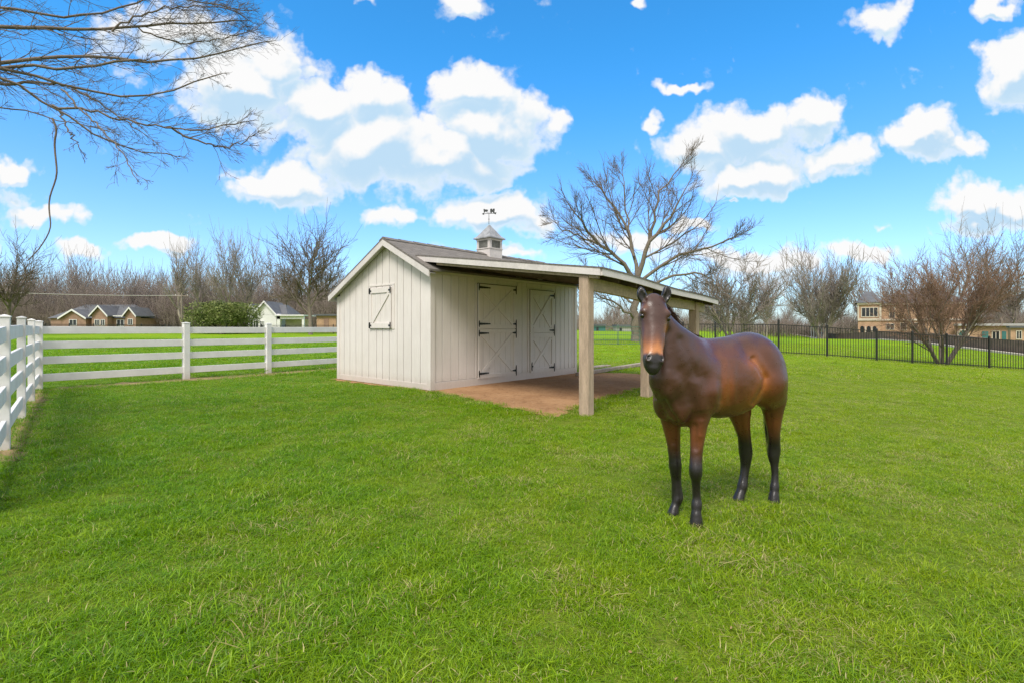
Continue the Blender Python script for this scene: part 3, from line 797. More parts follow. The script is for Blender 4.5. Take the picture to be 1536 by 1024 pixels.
wf = picket_fence('wire_fence', FW, 1.35, .13, MAT['greenwire'], 'thin green wire fence seen through the porch before the large tree', pr_=.006, rails=(.05, .35, .7, 1.0, None), post=.03)
# ------------------------------------------------------------------ horse: one continuous body grown from blended solids
def sd_cone(P, a, b, ra, rb):
    """distance to a rounded cone between two points"""
    a = np.array(a); b = np.array(b); ab = b - a
    t = np.clip(((P - a) @ ab) / (ab @ ab + 1e-9), 0, 1)
    return np.linalg.norm(P - a - t[..., None] * ab, axis=-1) - (ra + (rb - ra) * t)
def sd_ell(P, c, ax, r):
    Q = (P - np.array(c)) @ np.array(ax).T
    k0 = np.linalg.norm(Q / r, axis=-1); k1 = np.linalg.norm(Q / (np.array(r) ** 2), axis=-1)
    return k0 * (k0 - 1.0) / (k1 + 1e-9)
def smin(a, b, k):
    h = np.clip(.5 + .5 * (b - a) / k, 0, 1); return b + (a - b) * h - k * h * (1 - h)
def smax(a, b, k): return -smin(-a, -b, k)

class Field:
    def __init__(s, lo, hi, vox):
        s.lo = np.array(lo, float); s.vox = vox; s.n = np.ceil((np.array(hi) - s.lo) / vox).astype(int) + 1
        s.D = np.full(s.n, 1.0, np.float32)
    def op(s, fn, lo, hi, k, mode='add'):
        i0 = np.maximum(0, np.floor((np.array(lo) - s.lo) / s.vox).astype(int)); i1 = np.minimum(s.n, np.ceil((np.array(hi) - s.lo) / s.vox).astype(int) + 1)
        if (i1 <= i0).any(): return
        ax = [s.lo[d] + np.arange(i0[d], i1[d]) * s.vox for d in range(3)]
        P = np.stack(np.meshgrid(*ax, indexing='ij'), -1); sl = tuple(slice(i0[d], i1[d]) for d in range(3))
        d = fn(P); cur = s.D[sl]
        s.D[sl] = smin(cur, d, k) if mode == 'add' else smax(cur, -d, k)
    def cone(s, a, b, ra, rb, k=.02, mode='add'):
        a = np.array(a); b = np.array(b); m = max(ra, rb) + k * 2 + .03
        s.op(lambda P: sd_cone(P, a, b, ra, rb), np.minimum(a, b) - m, np.maximum(a, b) + m, k, mode)
    def chain(s, pts, k=.02, mode='add', sub=4):
        """one smooth tapering limb through the given centres and radii"""
        A = np.array([tuple(p) + (r,) for p, r in pts], float); E = np.vstack([2 * A[0] - A[1], A, 2 * A[-1] - A[-2]]); C = []
        for i in range(len(A) - 1):
            p0, p1, p2, p3 = E[i:i + 4]
            for u in np.arange(sub) / sub: C.append(.5 * (2 * p1 + (p2 - p0) * u + (2 * p0 - 5 * p1 + 4 * p2 - p3) * u * u + (3 * p1 - p0 - 3 * p2 + p3) * u ** 3))
        C = np.array(C + [A[-1]]); m = C[:, 3].max() + 2 * k + .03
        def fn(P):
            d = None
            for c0, c1 in zip(C[:-1], C[1:]):
                q = sd_cone(P, c0[:3], c1[:3], c0[3], c1[3]); d = q if d is None else np.minimum(d, q)
            return d
        s.op(fn, C[:, :3].min(0) - m, C[:, :3].max(0) + m, k, mode)
    def ell(s, c, ax, r, k=.05, mode='add'):
        c = np.array(c, float); m = max(r) + k * 2 + .03
        s.op(lambda P: sd_ell(P, c, ax, np.array(r, float)), c - m, c + m, k, mode)
    def mesh(s):
        D = s.D; ins = D < 0
        c = [D[i:D.shape[0] - 1 + i, j:D.shape[1] - 1 + j, k:D.shape[2] - 1 + k] for i in (0, 1) for j in (0, 1) for k in (0, 1)]
        cnt = sum((x < 0).astype(np.int8) for x in c); mixed = (cnt > 0) & (cnt < 8)
        idx = np.argwhere(mixed); vals = np.stack([x[mixed] for x in c], 1)
        off = np.array([(i, j, k) for i in (0, 1) for j in (0, 1) for k in (0, 1)], float)
        acc = np.zeros((len(idx), 3)); num = np.zeros(len(idx))
        for a in range(8):
            for b in range(a + 1, 8):
                if np.abs(off[a] - off[b]).sum() != 1: continue
                va, vb = vals[:, a], vals[:, b]; x = (va < 0) != (vb < 0)
                t = np.where(x, va / (va - vb + 1e-12), 0)
                acc += np.where(x[:, None], off[a] + t[:, None] * (off[b] - off[a]), 0); num += x
        V = s.lo + (idx + acc / num[:, None]) * s.vox
        vid = np.full(mixed.shape, -1, np.int64); vid[mixed] = np.arange(len(idx))
        Q = []
        for d in range(3):
            e1, e2 = [(1, 2), (2, 0), (0, 1)][d]
            sh = [slice(None)] * 3; A = [slice(None)] * 3; B = [slice(None)] * 3
            A[d] = slice(0, -1); B[d] = slice(1, None)
            ia, ib = ins[tuple(A)], ins[tuple(B)]
            cr = np.argwhere(ia != ib)
            ok = (cr[:, e1] > 0) & (cr[:, e2] > 0) & (cr[:, e1] < D.shape[e1] - 1) & (cr[:, e2] < D.shape[e2] - 1); cr = cr[ok]
            def g(o1, o2):
                q = cr.copy(); q[:, e1] -= o1; q[:, e2] -= o2; return vid[q[:, 0], q[:, 1], q[:, 2]]
            quad = np.stack([g(1, 1), g(0, 1), g(0, 0), g(1, 0)], 1)
            flip = ~ia[cr[:, 0], cr[:, 1], cr[:, 2]]
            quad[flip] = quad[flip][:, ::-1]; Q.append(quad)
        return V, np.concatenate(Q)

GH = -.105
FM = np.array([1.43, 4.21, 0.]); AX = np.array([.87, .49, 0.]); AX /= np.linalg.norm(AX)      # backwards along the body
LT = np.array([AX[1], -AX[0], 0.])                                                           # to the horse's left
UP = np.array([0, 0, 1.])
AXES = np.stack([AX, LT, UP])
def hp(s, t, z): return FM + AX * s + LT * t + UP * z
def hpx(px, py, y, rpx): return (tuple(at(px, py, y)), rpx * y / F)
def tilt(ang):    # body axes pitched by ang: head end up for positive
    c, s_ = math.cos(ang), math.sin(ang)
    return np.stack([AX * c - UP * s_, LT, AX * s_ + UP * c])

body = Field((.75, 3.30, GH - .02), (2.95, 5.40, 1.95), .0095)
B = body
def leg(pts, k=.02): B.chain(pts, k)
P_ = hpx
# trunk: barrel, belly, chest, shoulders, withers, loin, croup, thighs
B.ell(hp(.38, 0, 1.045), tilt(.09), (.46, .27, .330), .09)
B.ell(hp(.58, 0, 1.04), tilt(.10), (.33, .268, .295), .09)
B.ell(hp(.00, 0, .96), AXES, (.215, .20, .285), .08)
B.ell(hp(.05, .14, 1.06), tilt(-.30), (.18, .10, .30), .06)
B.ell(hp(.05, -.14, 1.06), tilt(-.30), (.18, .10, .30), .06)
B.ell(hp(.15, 0, 1.285), tilt(.12), (.28, .085, .12), .09)
B.ell(hp(.62, 0, 1.26), AXES, (.36, .16, .15), .09)
B.ell(hp(.80, .0, 1.24), tilt(-.12), (.30, .215, .205), .08)
B.ell(hp(.87, .12, 1.09), tilt(-.25), (.235, .165, .31), .028)
B.ell(hp(.80, -.12, 1.09), tilt(-.25), (.255, .150, .30), .07)
# pectoral muscles
B.ell(hp(-.145, .075, .87), AXES, (.075, .10, .14), .045)
B.ell(hp(-.145, -.085, .87), AXES, (.075, .10, .14), .045)
# hind legs; the left hind is the one on the right of the picture
leg([(tuple(hp(.88, .14, 1.00)), .165), P_(1157, 598, 4.62, 19.32)], .06)
leg([P_(1158.5, 594, 4.62, 20.24), P_(1159.5, 622, 4.64, 13.34), P_(1160.5, 645, 4.67, 9.38), P_(1161, 662, 4.70, 8.65), P_(1160.8, 674, 4.715, 9.38), P_(1160.5, 684, 4.71, 8.28), P_(1161.5, 696, 4.70, 5.89), P_(1162.5, 710, 4.69, 5.15), P_(1162.2, 722, 4.68, 5.52), P_(1161.8, 730, 4.67, 6.81), P_(1161.4, 737, 4.66, 6.26), P_(1161, 742, 4.65, 7.18), P_(1160.5, 753, 4.64, 9.02)])
B.cone(hpx(1163.5, 676, 4.75, 1)[0], hpx(1163.5, 690, 4.74, 1)[0], .018, .012, .02)
leg([(tuple(hp(.78, -.12, .97)), .14), P_(1109, 618, 4.66, 15.64)], .06)
leg([P_(1107, 610, 4.66, 17.48), P_(1112, 634, 4.68, 12.33), P_(1116, 653, 4.72, 9.57), P_(1117.5, 666, 4.74, 9.57), P_(1118.5, 677, 4.75, 9.75), P_(1118.6, 688, 4.75, 8.28), P_(1117.5, 702, 4.745, 6.62), P_(1115.5, 716, 4.735, 6.44), P_(1113.6, 728, 4.72, 7.54), P_(1112, 735, 4.715, 6.99), P_(1109.5, 741, 4.70, 7.18), P_(1107.5, 749, 4.69, 8.83)])
B.cone(hpx(1121, 678, 4.785, 1)[0], hpx(1120.5, 692, 4.775, 1)[0], .018, .012, .02)
# forelegs
leg([(tuple(hp(.05, .15, .98)), .12), P_(1049, 622, 4.13, 14.72)], .05)
leg([P_(1048.5, 618, 4.12, 16.10), P_(1047, 646, 4.12, 11.78), P_(1045, 672, 4.12, 9.38), P_(1044, 690, 4.105, 9.20), P_(1043.6, 702, 4.09, 9.75), P_(1043.6, 710, 4.09, 9.38), P_(1044, 720, 4.11, 6.99), P_(1044.5, 736, 4.12, 6.07), P_(1045, 748, 4.12, 6.62), P_(1045, 757, 4.11, 8.10), P_(1044.5, 766, 4.10, 7.18), P_(1044.3, 771, 4.09, 7.91), P_(1044, 789, 4.08, 10.67)])
leg([(tuple(hp(.03, -.14, .98)), .12), P_(1004, 612, 4.32, 17.48)], .05)
leg([P_(1004, 608, 4.32, 17.94), P_(1006.5, 634, 4.32, 13.80), P_(1010, 662, 4.34, 10.12), P_(1011.8, 683, 4.34, 9.02), P_(1012.8, 696, 4.34, 9.57), P_(1013.2, 704, 4.345, 8.83), P_(1014, 716, 4.36, 7.54), P_(1015, 730, 4.36, 7.54), P_(1016, 742, 4.36, 8.65), P_(1016, 748, 4.35, 8.28), P_(1013.5, 756, 4.34, 6.44), P_(1011.5, 761, 4.33, 6.81), P_(1009.3, 771, 4.32, 8.83)])
# neck: crest, middle and throat strands
B.chain([(tuple(hp(.20, 0, 1.27)), .10), P_(1038, 520, 4.16, 17), P_(1015, 504, 4.07, 16), P_(999, 488, 4.02, 13.5), P_(990, 470, 4.00, 12)], .06)
B.chain([(tuple(hp(.04, 0, 1.12)), .19), P_(1018, 542, 4.11, 30), P_(1005, 518, 4.06, 23), P_(995, 495, 4.04, 17)], .07)
B.chain([(tuple(hp(-.08, 0, .98)), .16), P_(1001, 570, 4.06, 27), P_(998, 545, 4.03, 20), P_(993, 515, 4.02, 14)], .07)
# head: one lofted solid, narrow nasal bone in front and deep jaw behind
HA = np.array(at(981.5, 447, 3.975)); HB = np.array(at(979.0, 557.5, 3.79)); HLEN = np.linalg.norm(HB - HA); HD = (HB - HA) / HLEN
HX = np.array([1.0, 0.06, 0.0]); HX -= HD * (HX @ HD); HX /= np.linalg.norm(HX); HN = np.cross(HD, HX); HN *= -np.sign(HN[1])
_t = [-.06, 0, .10, .20, .28, .38, .50, .62, .74, .84, .92, .97, 1.03]
_w = [.030, .066, .092, .108, .114, .100, .083, .077, .075, .076, .068, .054, .028]
_f = [.010, .034, .060, .074, .078, .076, .070, .064, .060, .060, .052, .042, .020]
_b = [.020, .075, .110, .135, .150, .160, .145, .105, .078, .066, .060, .050, .026]
def head_uv(P):
    Q = P - HA; t = (Q @ HD) / HLEN; x = Q @ HX; n = Q @ HN
    tc_ = np.clip(t, -.06, 1.03); w = np.interp(tc_, _t, _w); f = np.interp(tc_, _t, _f); b = np.interp(tc_, _t, _b)
    d = np.where(n > 0, f, b); y = n / d
    narrow = np.interp(tc_, [0, .25, .42, .7, .85, 1], [0, .04, .24, .20, .08, .1])
    ww = w * (1 - narrow * np.clip(y, 0, 1)) * (1 - np.interp(tc_, [0, .3, .6, 1], [.1, .22, .30, .1]) * np.clip(-y - .35, 0, 1))
    rr = (np.abs(x / ww) ** 2.5 + np.abs(y) ** 2.5) ** (1 / 2.5)
    return t, x, n, rr, np.minimum(ww, d)
def sd_head(P):
    t, x, n, rr, m = head_uv(P)
    d = (rr - 1) * m; over = np.maximum(np.maximum(t - 1.03, -.06 - t), 0) * HLEN
    return np.where(over > 0, np.maximum(d, over), d)
def hq(t, x, n): return HA + HD * HLEN * t + HX * x + HN * n
B.op(sd_head, np.minimum(HA, HB) - .24, np.maximum(HA, HB) + .24, .035)
for sx in (-1, 1):
    B.ell(hq(.235, sx * .088, .046), np.stack([HX, HN, HD]), (.032, .026, .030), .022)               # brow
    B.ell(hq(.50, sx * .070, .005), np.stack([HX, HN, HD]), (.016, .03, .10), .02)                   # facial crest
    B.ell(hq(.295, sx * .112, .045), np.stack([HX, HN, HD]), (.016, .018, .018), .008, 'sub')        # socket
    B.ell(hq(.845, sx * .048, .044), np.stack([HX, HN, HD]), (.026, .022, .036), .014)               # nostril rim
    B.ell(hq(.842, sx * .050, .070), np.stack([HX * .94 + HD * sx * -.3, HN, HD]), (.0135, .026, .025), .007, 'sub')
B.ell(hq(.955, 0, -.005), np.stack([HX, HN, HD]), (.046, .045, .032), .012)                          # lips and chin
B.cone(hq(.925, -.07, .052), hq(.925, .07, .052), .006, .006, .007, 'sub')
# ears
for (bx, by), (mx, my), (tx, ty), sx in (((967, 456), (962.6, 443.5), (961, 430), -1), ((995, 455), (999.8, 442), (1000.3, 428), 1)):
    a, m, t = at(bx, by, 3.985), at(mx, my, 3.975), at(tx, ty, 3.985)
    B.chain([(tuple(a), .027), (tuple(m), .039), (tuple(m.lerp(t, .55)), .028), (tuple(t), .005)], .010)
    o = Vector((sx * .003, -.030, -.004))
    B.chain([(tuple(a + o + Vector((0, -.004, .025))), .012), (tuple(m + o), .023), (tuple(m.lerp(t, .6) + o), .014)], .008, 'sub')
Vh, Qh = B.mesh()
# relax the surface a little
def relax(V, Q, n, w):
    E_ = np.concatenate([Q[:, [0, 1]], Q[:, [1, 2]], Q[:, [2, 3]], Q[:, [3, 0]]])
    deg = np.bincount(E_.ravel(), minlength=len(V)).astype(float)
    for _ in range(n):
        S = np.zeros_like(V)
        for d in range(3): S[:, d] = np.bincount(E_[:, 0], V[E_[:, 1], d], len(V)) + np.bincount(E_[:, 1], V[E_[:, 0], d], len(V))
        V = V * (1 - w) + w * S / deg[:, None]
    return V
Vh = relax(Vh, Qh, 3, .5)
# muscle grooves and skin folds pressed into the surface
def groove(path, depth, wpx, side=True, bulge=.35):
    global Vh
    n = np.zeros_like(Vh); a, b, c = Vh[Qh[:, 0]], Vh[Qh[:, 1]], Vh[Qh[:, 2]]; fn = np.cross(b - a, c - a)
    for k in range(4):
        for d in range(3): n[:, d] += np.bincount(Qh[:, k], fn[:, d], len(Vh))
    n /= np.linalg.norm(n, axis=1)[:, None] + 1e-9
    if (n * (Vh - Vh.mean(0))).sum() < 0: n = -n
    px = CX + F * Vh[:, 0] / Vh[:, 1]; py = YH + (CAMZ - Vh[:, 2]) * F / Vh[:, 1]
    d = poly_dist(px, py, path, False); face = n[:, 1] < -.05
    f = np.exp(-(d / wpx) ** 2) - bulge * np.exp(-((d - 2.2 * wpx) / (1.2 * wpx)) ** 2)
    Vh = Vh - n * (depth * f * face)[:, None]
groove([(1130, 538), (1141, 553), (1148, 566), (1146, 580), (1138, 594), (1131, 604)], .013, 3.4)
groove([(1050, 545), (1060, 570), (1066, 596), (1067, 622)], .006, 6)
groove([(998, 600), (1006, 612), (1016, 632)], .012, 3.5)
groove([(1018, 556), (1030, 580), (1036, 602)], .004, 6)
groove([(1003, 500), (1012, 530), (1016, 560)], .003, 6)
groove([(985, 590), (992, 606), (996, 622)], .008, 4)
for path, dep, w in (([(1042, 575), (1051, 610)], -.013, 9), ([(1004, 590), (1011, 614)], -.013, 7), ([(985, 594), (990, 610)], -.010, 6), ([(1122, 512), (1150, 524)], -.007, 12),
                     ([(1052, 632), (1050, 652)], -.007, 5), ([(1043, 638), (1043.5, 672)], .005, 3), ([(1006, 630), (1009, 662)], .004, 3.5), ([(1117, 522), (1124, 536)], .009, 7),
                     ([(1084, 545), (1082, 600)], .0035, 4), ([(1096, 545), (1095, 602)], .003, 4), ([(1108, 548), (1107, 598)], .0025, 4),
                     ([(1022, 510), (1038, 540), (1046, 565)], .006, 6), ([(1030, 520), (1044, 545)], -.006, 7), ([(1155, 618), (1157, 650)], .004, 3), ([(1110, 625), (1113, 648)], .004, 3)):
    groove(path, dep * 1.35, w, bulge=0 if dep < 0 else .35)
Vh = relax(Vh, Qh, 1, .4)
Vh[:, 2] = np.maximum(Vh[:, 2], GH - .008)

def horse_mat():
    m, t, b, out = material('bay coat')
    a = t.n('ShaderNodeAttribute', attribute_name='coat'); g = t.n('ShaderNodeNewGeometry'); P = g.outputs['Position']
    n1 = t.noise(P, 3.5, 5, .6); n2 = t.noise(t.vmath('MULTIPLY', P, (60, 60, 160)).outputs[0], 1.6, 3, .6); n3 = t.noise(P, 14, 4, .6)
    c = t.mix(t.math('MULTIPLY', t.maprange(n1, .35, .7), .35), a.outputs['Color'], t.mix(1.0, a.outputs['Color'], (1.9, 1.75, 1.5), 'MULTIPLY'))
    c = t.mix(t.math('MULTIPLY', n2, .35), c, (.012, .008, .007))
    n4 = t.noise(t.vmath('MULTIPLY', P, (220, 220, 420)).outputs[0], 1.0, 2, .5); c = t.mix(t.math('MULTIPLY', t.maprange(n4, .35, .7), .30), c, t.mix(1.0, c, (1.8, 1.7, 1.6), 'MULTIPLY'))
    t.l(c, b.inputs['Base Color'])
    t.l(t.maprange(n3, .3, .7, .26, .40), b.inputs['Roughness']); b.inputs['Specular IOR Level'].default_value = .60
    b.inputs['Sheen Weight'].default_value = .03; b.inputs['Sheen Roughness'].default_value = .4
    bn = t.n('ShaderNodeBump'); bn.inputs['Strength'].default_value = .30; bn.inputs['Distance'].default_value = .004
    t.l(n2, bn.inputs['Height'])
    bn2 = t.n('ShaderNodeBump'); bn2.inputs['Strength'].default_value = .38; bn2.inputs['Distance'].default_value = .025
    t.l(t.noise(P, 5.5, 2, .45, .3), bn2.inputs['Height']); t.l(bn2.outputs[0], bn.inputs['Normal'])
    t.l(bn.outputs[0], b.inputs['Normal'])
    return m
MAT['horse'] = horse_mat()
MAT['mane'] = surf('black mane hair', (.028, .018, .014), .55, .5, 30, spec=.4)
MAT['mane_brown'] = surf('dark brown mane hair', (.10, .05, .032), .55, .5, 30, spec=.4)
MAT['eye'] = surf('dark wet eye', (.012, .008, .006), .06, .2, 30, spec=.8)

def coat(V):
    rel = V - FM; s = rel @ AX; t = rel @ LT; z = V[:, 2]
    px = CX + F * V[:, 0] / V[:, 1]
    S = lambda v, a, b: np.clip((v - a) / (b - a), 0, 1) ** 2 * (3 - 2 * np.clip((v - a) / (b - a), 0, 1))
    C = np.tile(np.array([.088, .029, .015]), (len(V), 1))                               # dark bay
    def mixc(c, f): C[:] = C * (1 - f[:, None]) + np.array(c) * f[:, None]
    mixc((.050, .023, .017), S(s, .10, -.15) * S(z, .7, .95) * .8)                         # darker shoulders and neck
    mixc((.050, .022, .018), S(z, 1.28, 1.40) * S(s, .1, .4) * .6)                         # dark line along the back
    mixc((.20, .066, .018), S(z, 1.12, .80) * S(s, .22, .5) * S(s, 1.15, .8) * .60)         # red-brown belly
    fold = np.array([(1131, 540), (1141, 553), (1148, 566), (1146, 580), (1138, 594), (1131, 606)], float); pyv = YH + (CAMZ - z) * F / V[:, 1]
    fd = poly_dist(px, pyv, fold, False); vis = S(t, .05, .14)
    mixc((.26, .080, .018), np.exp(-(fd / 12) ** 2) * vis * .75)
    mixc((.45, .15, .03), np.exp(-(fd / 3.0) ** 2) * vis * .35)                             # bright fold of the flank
    ge = np.exp(-(((s - .22) / .08) ** 2 + ((z - .95) / .20) ** 2)) * S(t, .12, .2)
    mixc((.26, .080, .020), ge * .7)                                                       # behind the elbow
    legs = S(z, .78, .60)
    mixc((.17, .054, .018), legs * .75)                                                    # forearms, gaskins
    front = S(s, .5, .35)
    mixc((.009, .0075, .008), front * S(z, .62, .36) + (1 - front) * S(z, .64, .40))         # black points
    ht, hx_, hn, hr, hm = head_uv(V); py = YH + (CAMZ - z) * F / V[:, 1]
    hd = S(hr, 1.30, 1.10) * (ht > -.3) * (ht < 1.08) * (V[:, 1] < 4.12)
    front = S(hn, -.02, .035)
    mixc((.050, .020, .014), hd * .85)
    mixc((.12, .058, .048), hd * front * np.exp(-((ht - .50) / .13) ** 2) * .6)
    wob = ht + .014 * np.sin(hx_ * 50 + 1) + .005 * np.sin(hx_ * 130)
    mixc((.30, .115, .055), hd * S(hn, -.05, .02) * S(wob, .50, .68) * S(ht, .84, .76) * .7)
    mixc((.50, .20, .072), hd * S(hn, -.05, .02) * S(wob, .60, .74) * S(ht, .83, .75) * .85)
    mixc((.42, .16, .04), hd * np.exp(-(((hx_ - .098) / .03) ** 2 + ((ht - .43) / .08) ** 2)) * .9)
    mixc((.20, .09, .055), hd * np.exp(-(((np.abs(hx_) - .095) / .03) ** 2 + ((ht - .17) / .05) ** 2)) * .6)
    mixc((.012, .010, .011), hd * S(wob, .755, .82))
    mixc((.004, .003, .003), hd * np.clip(1.4 * np.exp(-(((np.abs(hx_) - .050) / .016) ** 2 + ((ht - .842) / .05) ** 2)), 0, 1) * S(hn, .02, .05))
    mixc((.010, .008, .008), (py < 456) * S(hr, 1.0, 1.2) * (V[:, 1] < 4.1) * (z > 1.55) * np.clip(S(py, 458, 452), 0, 1))
    return np.clip(C, 0, 1)
horse = empty('horse', (FM[0] + .4 * AX[0], FM[1] + .4 * AX[1], GH)); horg = np.array(horse.location)
tag(horse, 'dark bay horse with black legs standing on grass and facing the viewer', 'horse')
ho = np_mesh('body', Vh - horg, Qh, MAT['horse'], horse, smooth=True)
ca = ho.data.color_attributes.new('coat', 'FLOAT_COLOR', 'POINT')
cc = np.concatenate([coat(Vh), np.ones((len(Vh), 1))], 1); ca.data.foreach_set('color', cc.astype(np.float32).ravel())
HM = Matrix.Translation(-Vector(horg))
for ex in (-1, 1):
    mb = MB(); c = hq(.295, ex * .099, .034)
    mb.lathe(c, [(.019 * math.sin(a) + .0003, -.019 * math.cos(a)) for a in np.linspace(.05, PI - .05, 10)], 14)
    mb.build('eye', MAT['eye'], horse, smooth=True, M=HM)
def strands(name, roots, dirs, length, n, mat, seed, droop=.6, w=.0022, spread=.25, sway=(0, 0, 0)):
    r = np.random.default_rng(seed); mb = MB(); roots = [Vector(p) for p in roots]
    for i in range(n):
        u = r.uniform(0, len(roots) - 1.001); a = int(u); p = roots[a].lerp(roots[a + 1], u - a) + Vector(r.normal(0, .006, 3))
        d = (Vector(dirs[a]).lerp(Vector(dirs[a + 1]), u - a) + Vector(r.normal(0, spread, 3))).normalized()
        L = length * r.uniform(.6, 1.15); pts = [p]
        for q in range(4):
            d = (d + Vector((sway[0], sway[1], -droop))).normalized(); p = p + d * L / 4; pts.append(p)
        mb.tube(pts, [w, w, w * .9, w * .6, w * .2], 3, False)
    return mb.build(name, mat, horse, M=HM)
cr = [at(*q) for q in ((985, 449, 3.99), (999, 466, 4.04), (1012, 484, 4.10), (1026, 498, 4.16), (1044, 505, 4.24))]
strands('mane', cr, [(.25, .9, .5), (.4, .8, .5), (.45, .8, .4), (.45, .8, .35), (.4, .7, .3)], .15, 1300, MAT['mane_brown'], 5, .55, .0018, .20, (.30, .02, 0))
0 and strands('forelock', [at(976, 450, 3.90), at(988, 449, 3.90)], [(-.1, -.7, .2), (.1, -.7, .2)], .055, 140, MAT['mane'], 6, .7, .0014, .2)
tl = [Vector(hp(1.10, .0, 1.20)), Vector(hp(1.12, -.03, 1.16))]
strands('tail', tl, [tuple(AX * .25 - UP), tuple(AX * .25 - UP)], .75, 420, MAT['mane'], 8, 1.2, .0022, .10)
# ------------------------------------------------------------------ bare winter trees
class Wood:
    """collects tapering limbs as polylines, builds them in one numpy pass per number of sides"""
    def __init__(s): s.P = {}
    def add(s, pts, rad, k): s.P.setdefault((len(pts), k), []).append((pts, rad))
    def arrays(s):
        VV, QQ, base = [], [], 0
        for (n, k), L in s.P.items():
            P = np.array([p for p, r in L], float); R = np.array([r for p, r in L], float)      # m,n,3 / m,n
            T = np.gradient(P, axis=1); T /= np.linalg.norm(T, axis=2, keepdims=True) + 1e-9
            ref = np.where(np.abs(T[:, :1, 2:3]) < .85, np.array([0, 0, 1.]), np.array([1., 0, 0]))
            A = np.cross(T, np.broadcast_to(ref, T.shape)); A /= np.linalg.norm(A, axis=2, keepdims=True) + 1e-9
            Bv = np.cross(T, A); th = np.arange(k) * 2 * PI / k
            V = P[:, :, None] + R[:, :, None, None] * (A[:, :, None] * np.cos(th)[:, None] + Bv[:, :, None] * np.sin(th)[:, None])
            m = len(L); idx = base + np.arange(m * n * k).reshape(m, n, k)
            a = idx[:, :-1]; b = idx[:, 1:]
            Q = np.stack([a, np.roll(a, -1, 2), np.roll(b, -1, 2), b], -1).reshape(-1, 4)
            VV.append(V.reshape(-1, 3)); QQ.append(Q); base += m * n * k
        return np.concatenate(VV), np.concatenate(QQ)
    def build(s, name, mat, parent=None, off=None):
        V, Q = s.arrays()
        if off is not None: V = V - np.array(off)
        return np_mesh(name, V, Q, mat, parent, smooth=True)

def unit(v): return v / (np.linalg.norm(v) + 1e-9)
def branch_off(r, d, ang):
    q = np.cross(d, unit(r.normal(0, 1, 3))); return unit(d * math.cos(ang) + unit(q) * math.sin(ang))
def grow(W1, W2, r, p, d, L, rad, lvl, maxl, cfg):
    """a limb with its side branches; W1 takes thick limbs, W2 the twigs"""
    n = 6 if lvl <= 1 else (5 if lvl == 2 else 4)
    pts = [p]; dirs = [d]
    for i in range(n - 1):
        d = unit(d + r.normal(0, cfg['wob'], 3) + np.array([0, 0, cfg['up']]) * (1 if lvl > 0 else .3))
        p = p + d * L / (n - 1); pts.append(p); dirs.append(d)
    tip = cfg['tip']
    R = rad + (max(tip, rad * cfg['taper']) - rad) * np.linspace(0, 1, n) ** .9
    if lvl >= maxl: R = np.linspace(rad, tip * .5, n)
    sides = 8 if rad > .09 else (5 if rad > .03 else 3)
    (W1 if lvl <= cfg['trunk_lvl'] else W2).add(pts, R, sides)
    if lvl >= maxl: return
    nc = cfg['kids'][lvl]; t0 = cfg['start'][lvl]
    for c in range(nc):
        t = t0 + (1 - t0) * (c + r.uniform(.1, .9)) / nc
        f = t * (n - 1); i = min(int(f), n - 2); q = pts[i] + (pts[i + 1] - pts[i]) * (f - i)
        ang = math.radians(r.uniform(*cfg['ang'][lvl]))
        grow(W1, W2, r, q, branch_off(r, dirs[i], ang), L * cfg['len'][lvl] * r.uniform(.7, 1.15) * (1.15 - .45 * t), max(tip, R[i] * cfg['rat'] * r.uniform(.8, 1.1)), lvl + 1, maxl, cfg)
    # leader carries on
    nf = cfg['fork'][lvl]
    for c in range(nf):
        ang = r.uniform(4, 16) if nf == 1 else r.uniform(*cfg['fang'])
        a = 2 * PI * (c + r.uniform(-.25, .25)) / nf; e1 = unit(np.cross(dirs[-1], np.array([.31, .95, .05]))); e2 = np.cross(dirs[-1], e1)
        dd = unit(dirs[-1] * math.cos(math.radians(ang)) + (e1 * math.cos(a) + e2 * math.sin(a)) * math.sin(math.radians(ang)))
        grow(W1, W2, r, pts[-1], dd, L * cfg['lead'] * r.uniform(.8, 1.1), max(tip, R[-1] * (.95 if nf == 1 else .72)), lvl + 1, maxl, cfg)

BASE = dict(wob=.10, up=.10, tip=.012, taper=.55, trunk_lvl=1, kids=[4, 4, 4, 5], start=[.55, .30, .15, .1], ang=[(30, 60), (28, 55), (25, 55), (25, 60)], len=[.75, .6, .55, .5], rat=.55, lead=.72, fork=[4, 3, 2, 1], fang=(14, 30))
def make_tree(name, seed, height, rad, mats, stems=1, lean=.0, maxl=4, **kw):
    cfg = dict(BASE); cfg.update(kw); r = np.random.default_rng(seed); W1, W2 = Wood(), Wood()
    for k in range(stems):
        a = 2 * PI * (k + r.uniform(-.3, .3)) / stems
        sprd = 0 if stems == 1 else cfg.get('spread', .45) * r.uniform(.6, 1.25)
        d = unit(np.array([math.cos(a) * sprd + lean, math.sin(a) * sprd, 1.0]))
        p = np.array([math.cos(a), math.sin(a), 0]) * (0 if stems == 1 else rad * cfg.get('foot', 1.4)) - np.array([0, 0, .25])
        grow(W1, W2, r, p, d, height * cfg.get('trunk', .42), rad, 0, maxl, cfg)
    V1, Q1 = W1.arrays(); V2, Q2 = W2.arrays()
    zt = np.percentile(V2[:, 2], 99.7); f = height / zt
    e = empty(name)
    # keep girth, scale the frame to the wanted height
    np_mesh('trunk', V1 * f, Q1, mats[0], e, True); np_mesh('crown', V2 * f, Q2, mats[1], e, True)
    return e
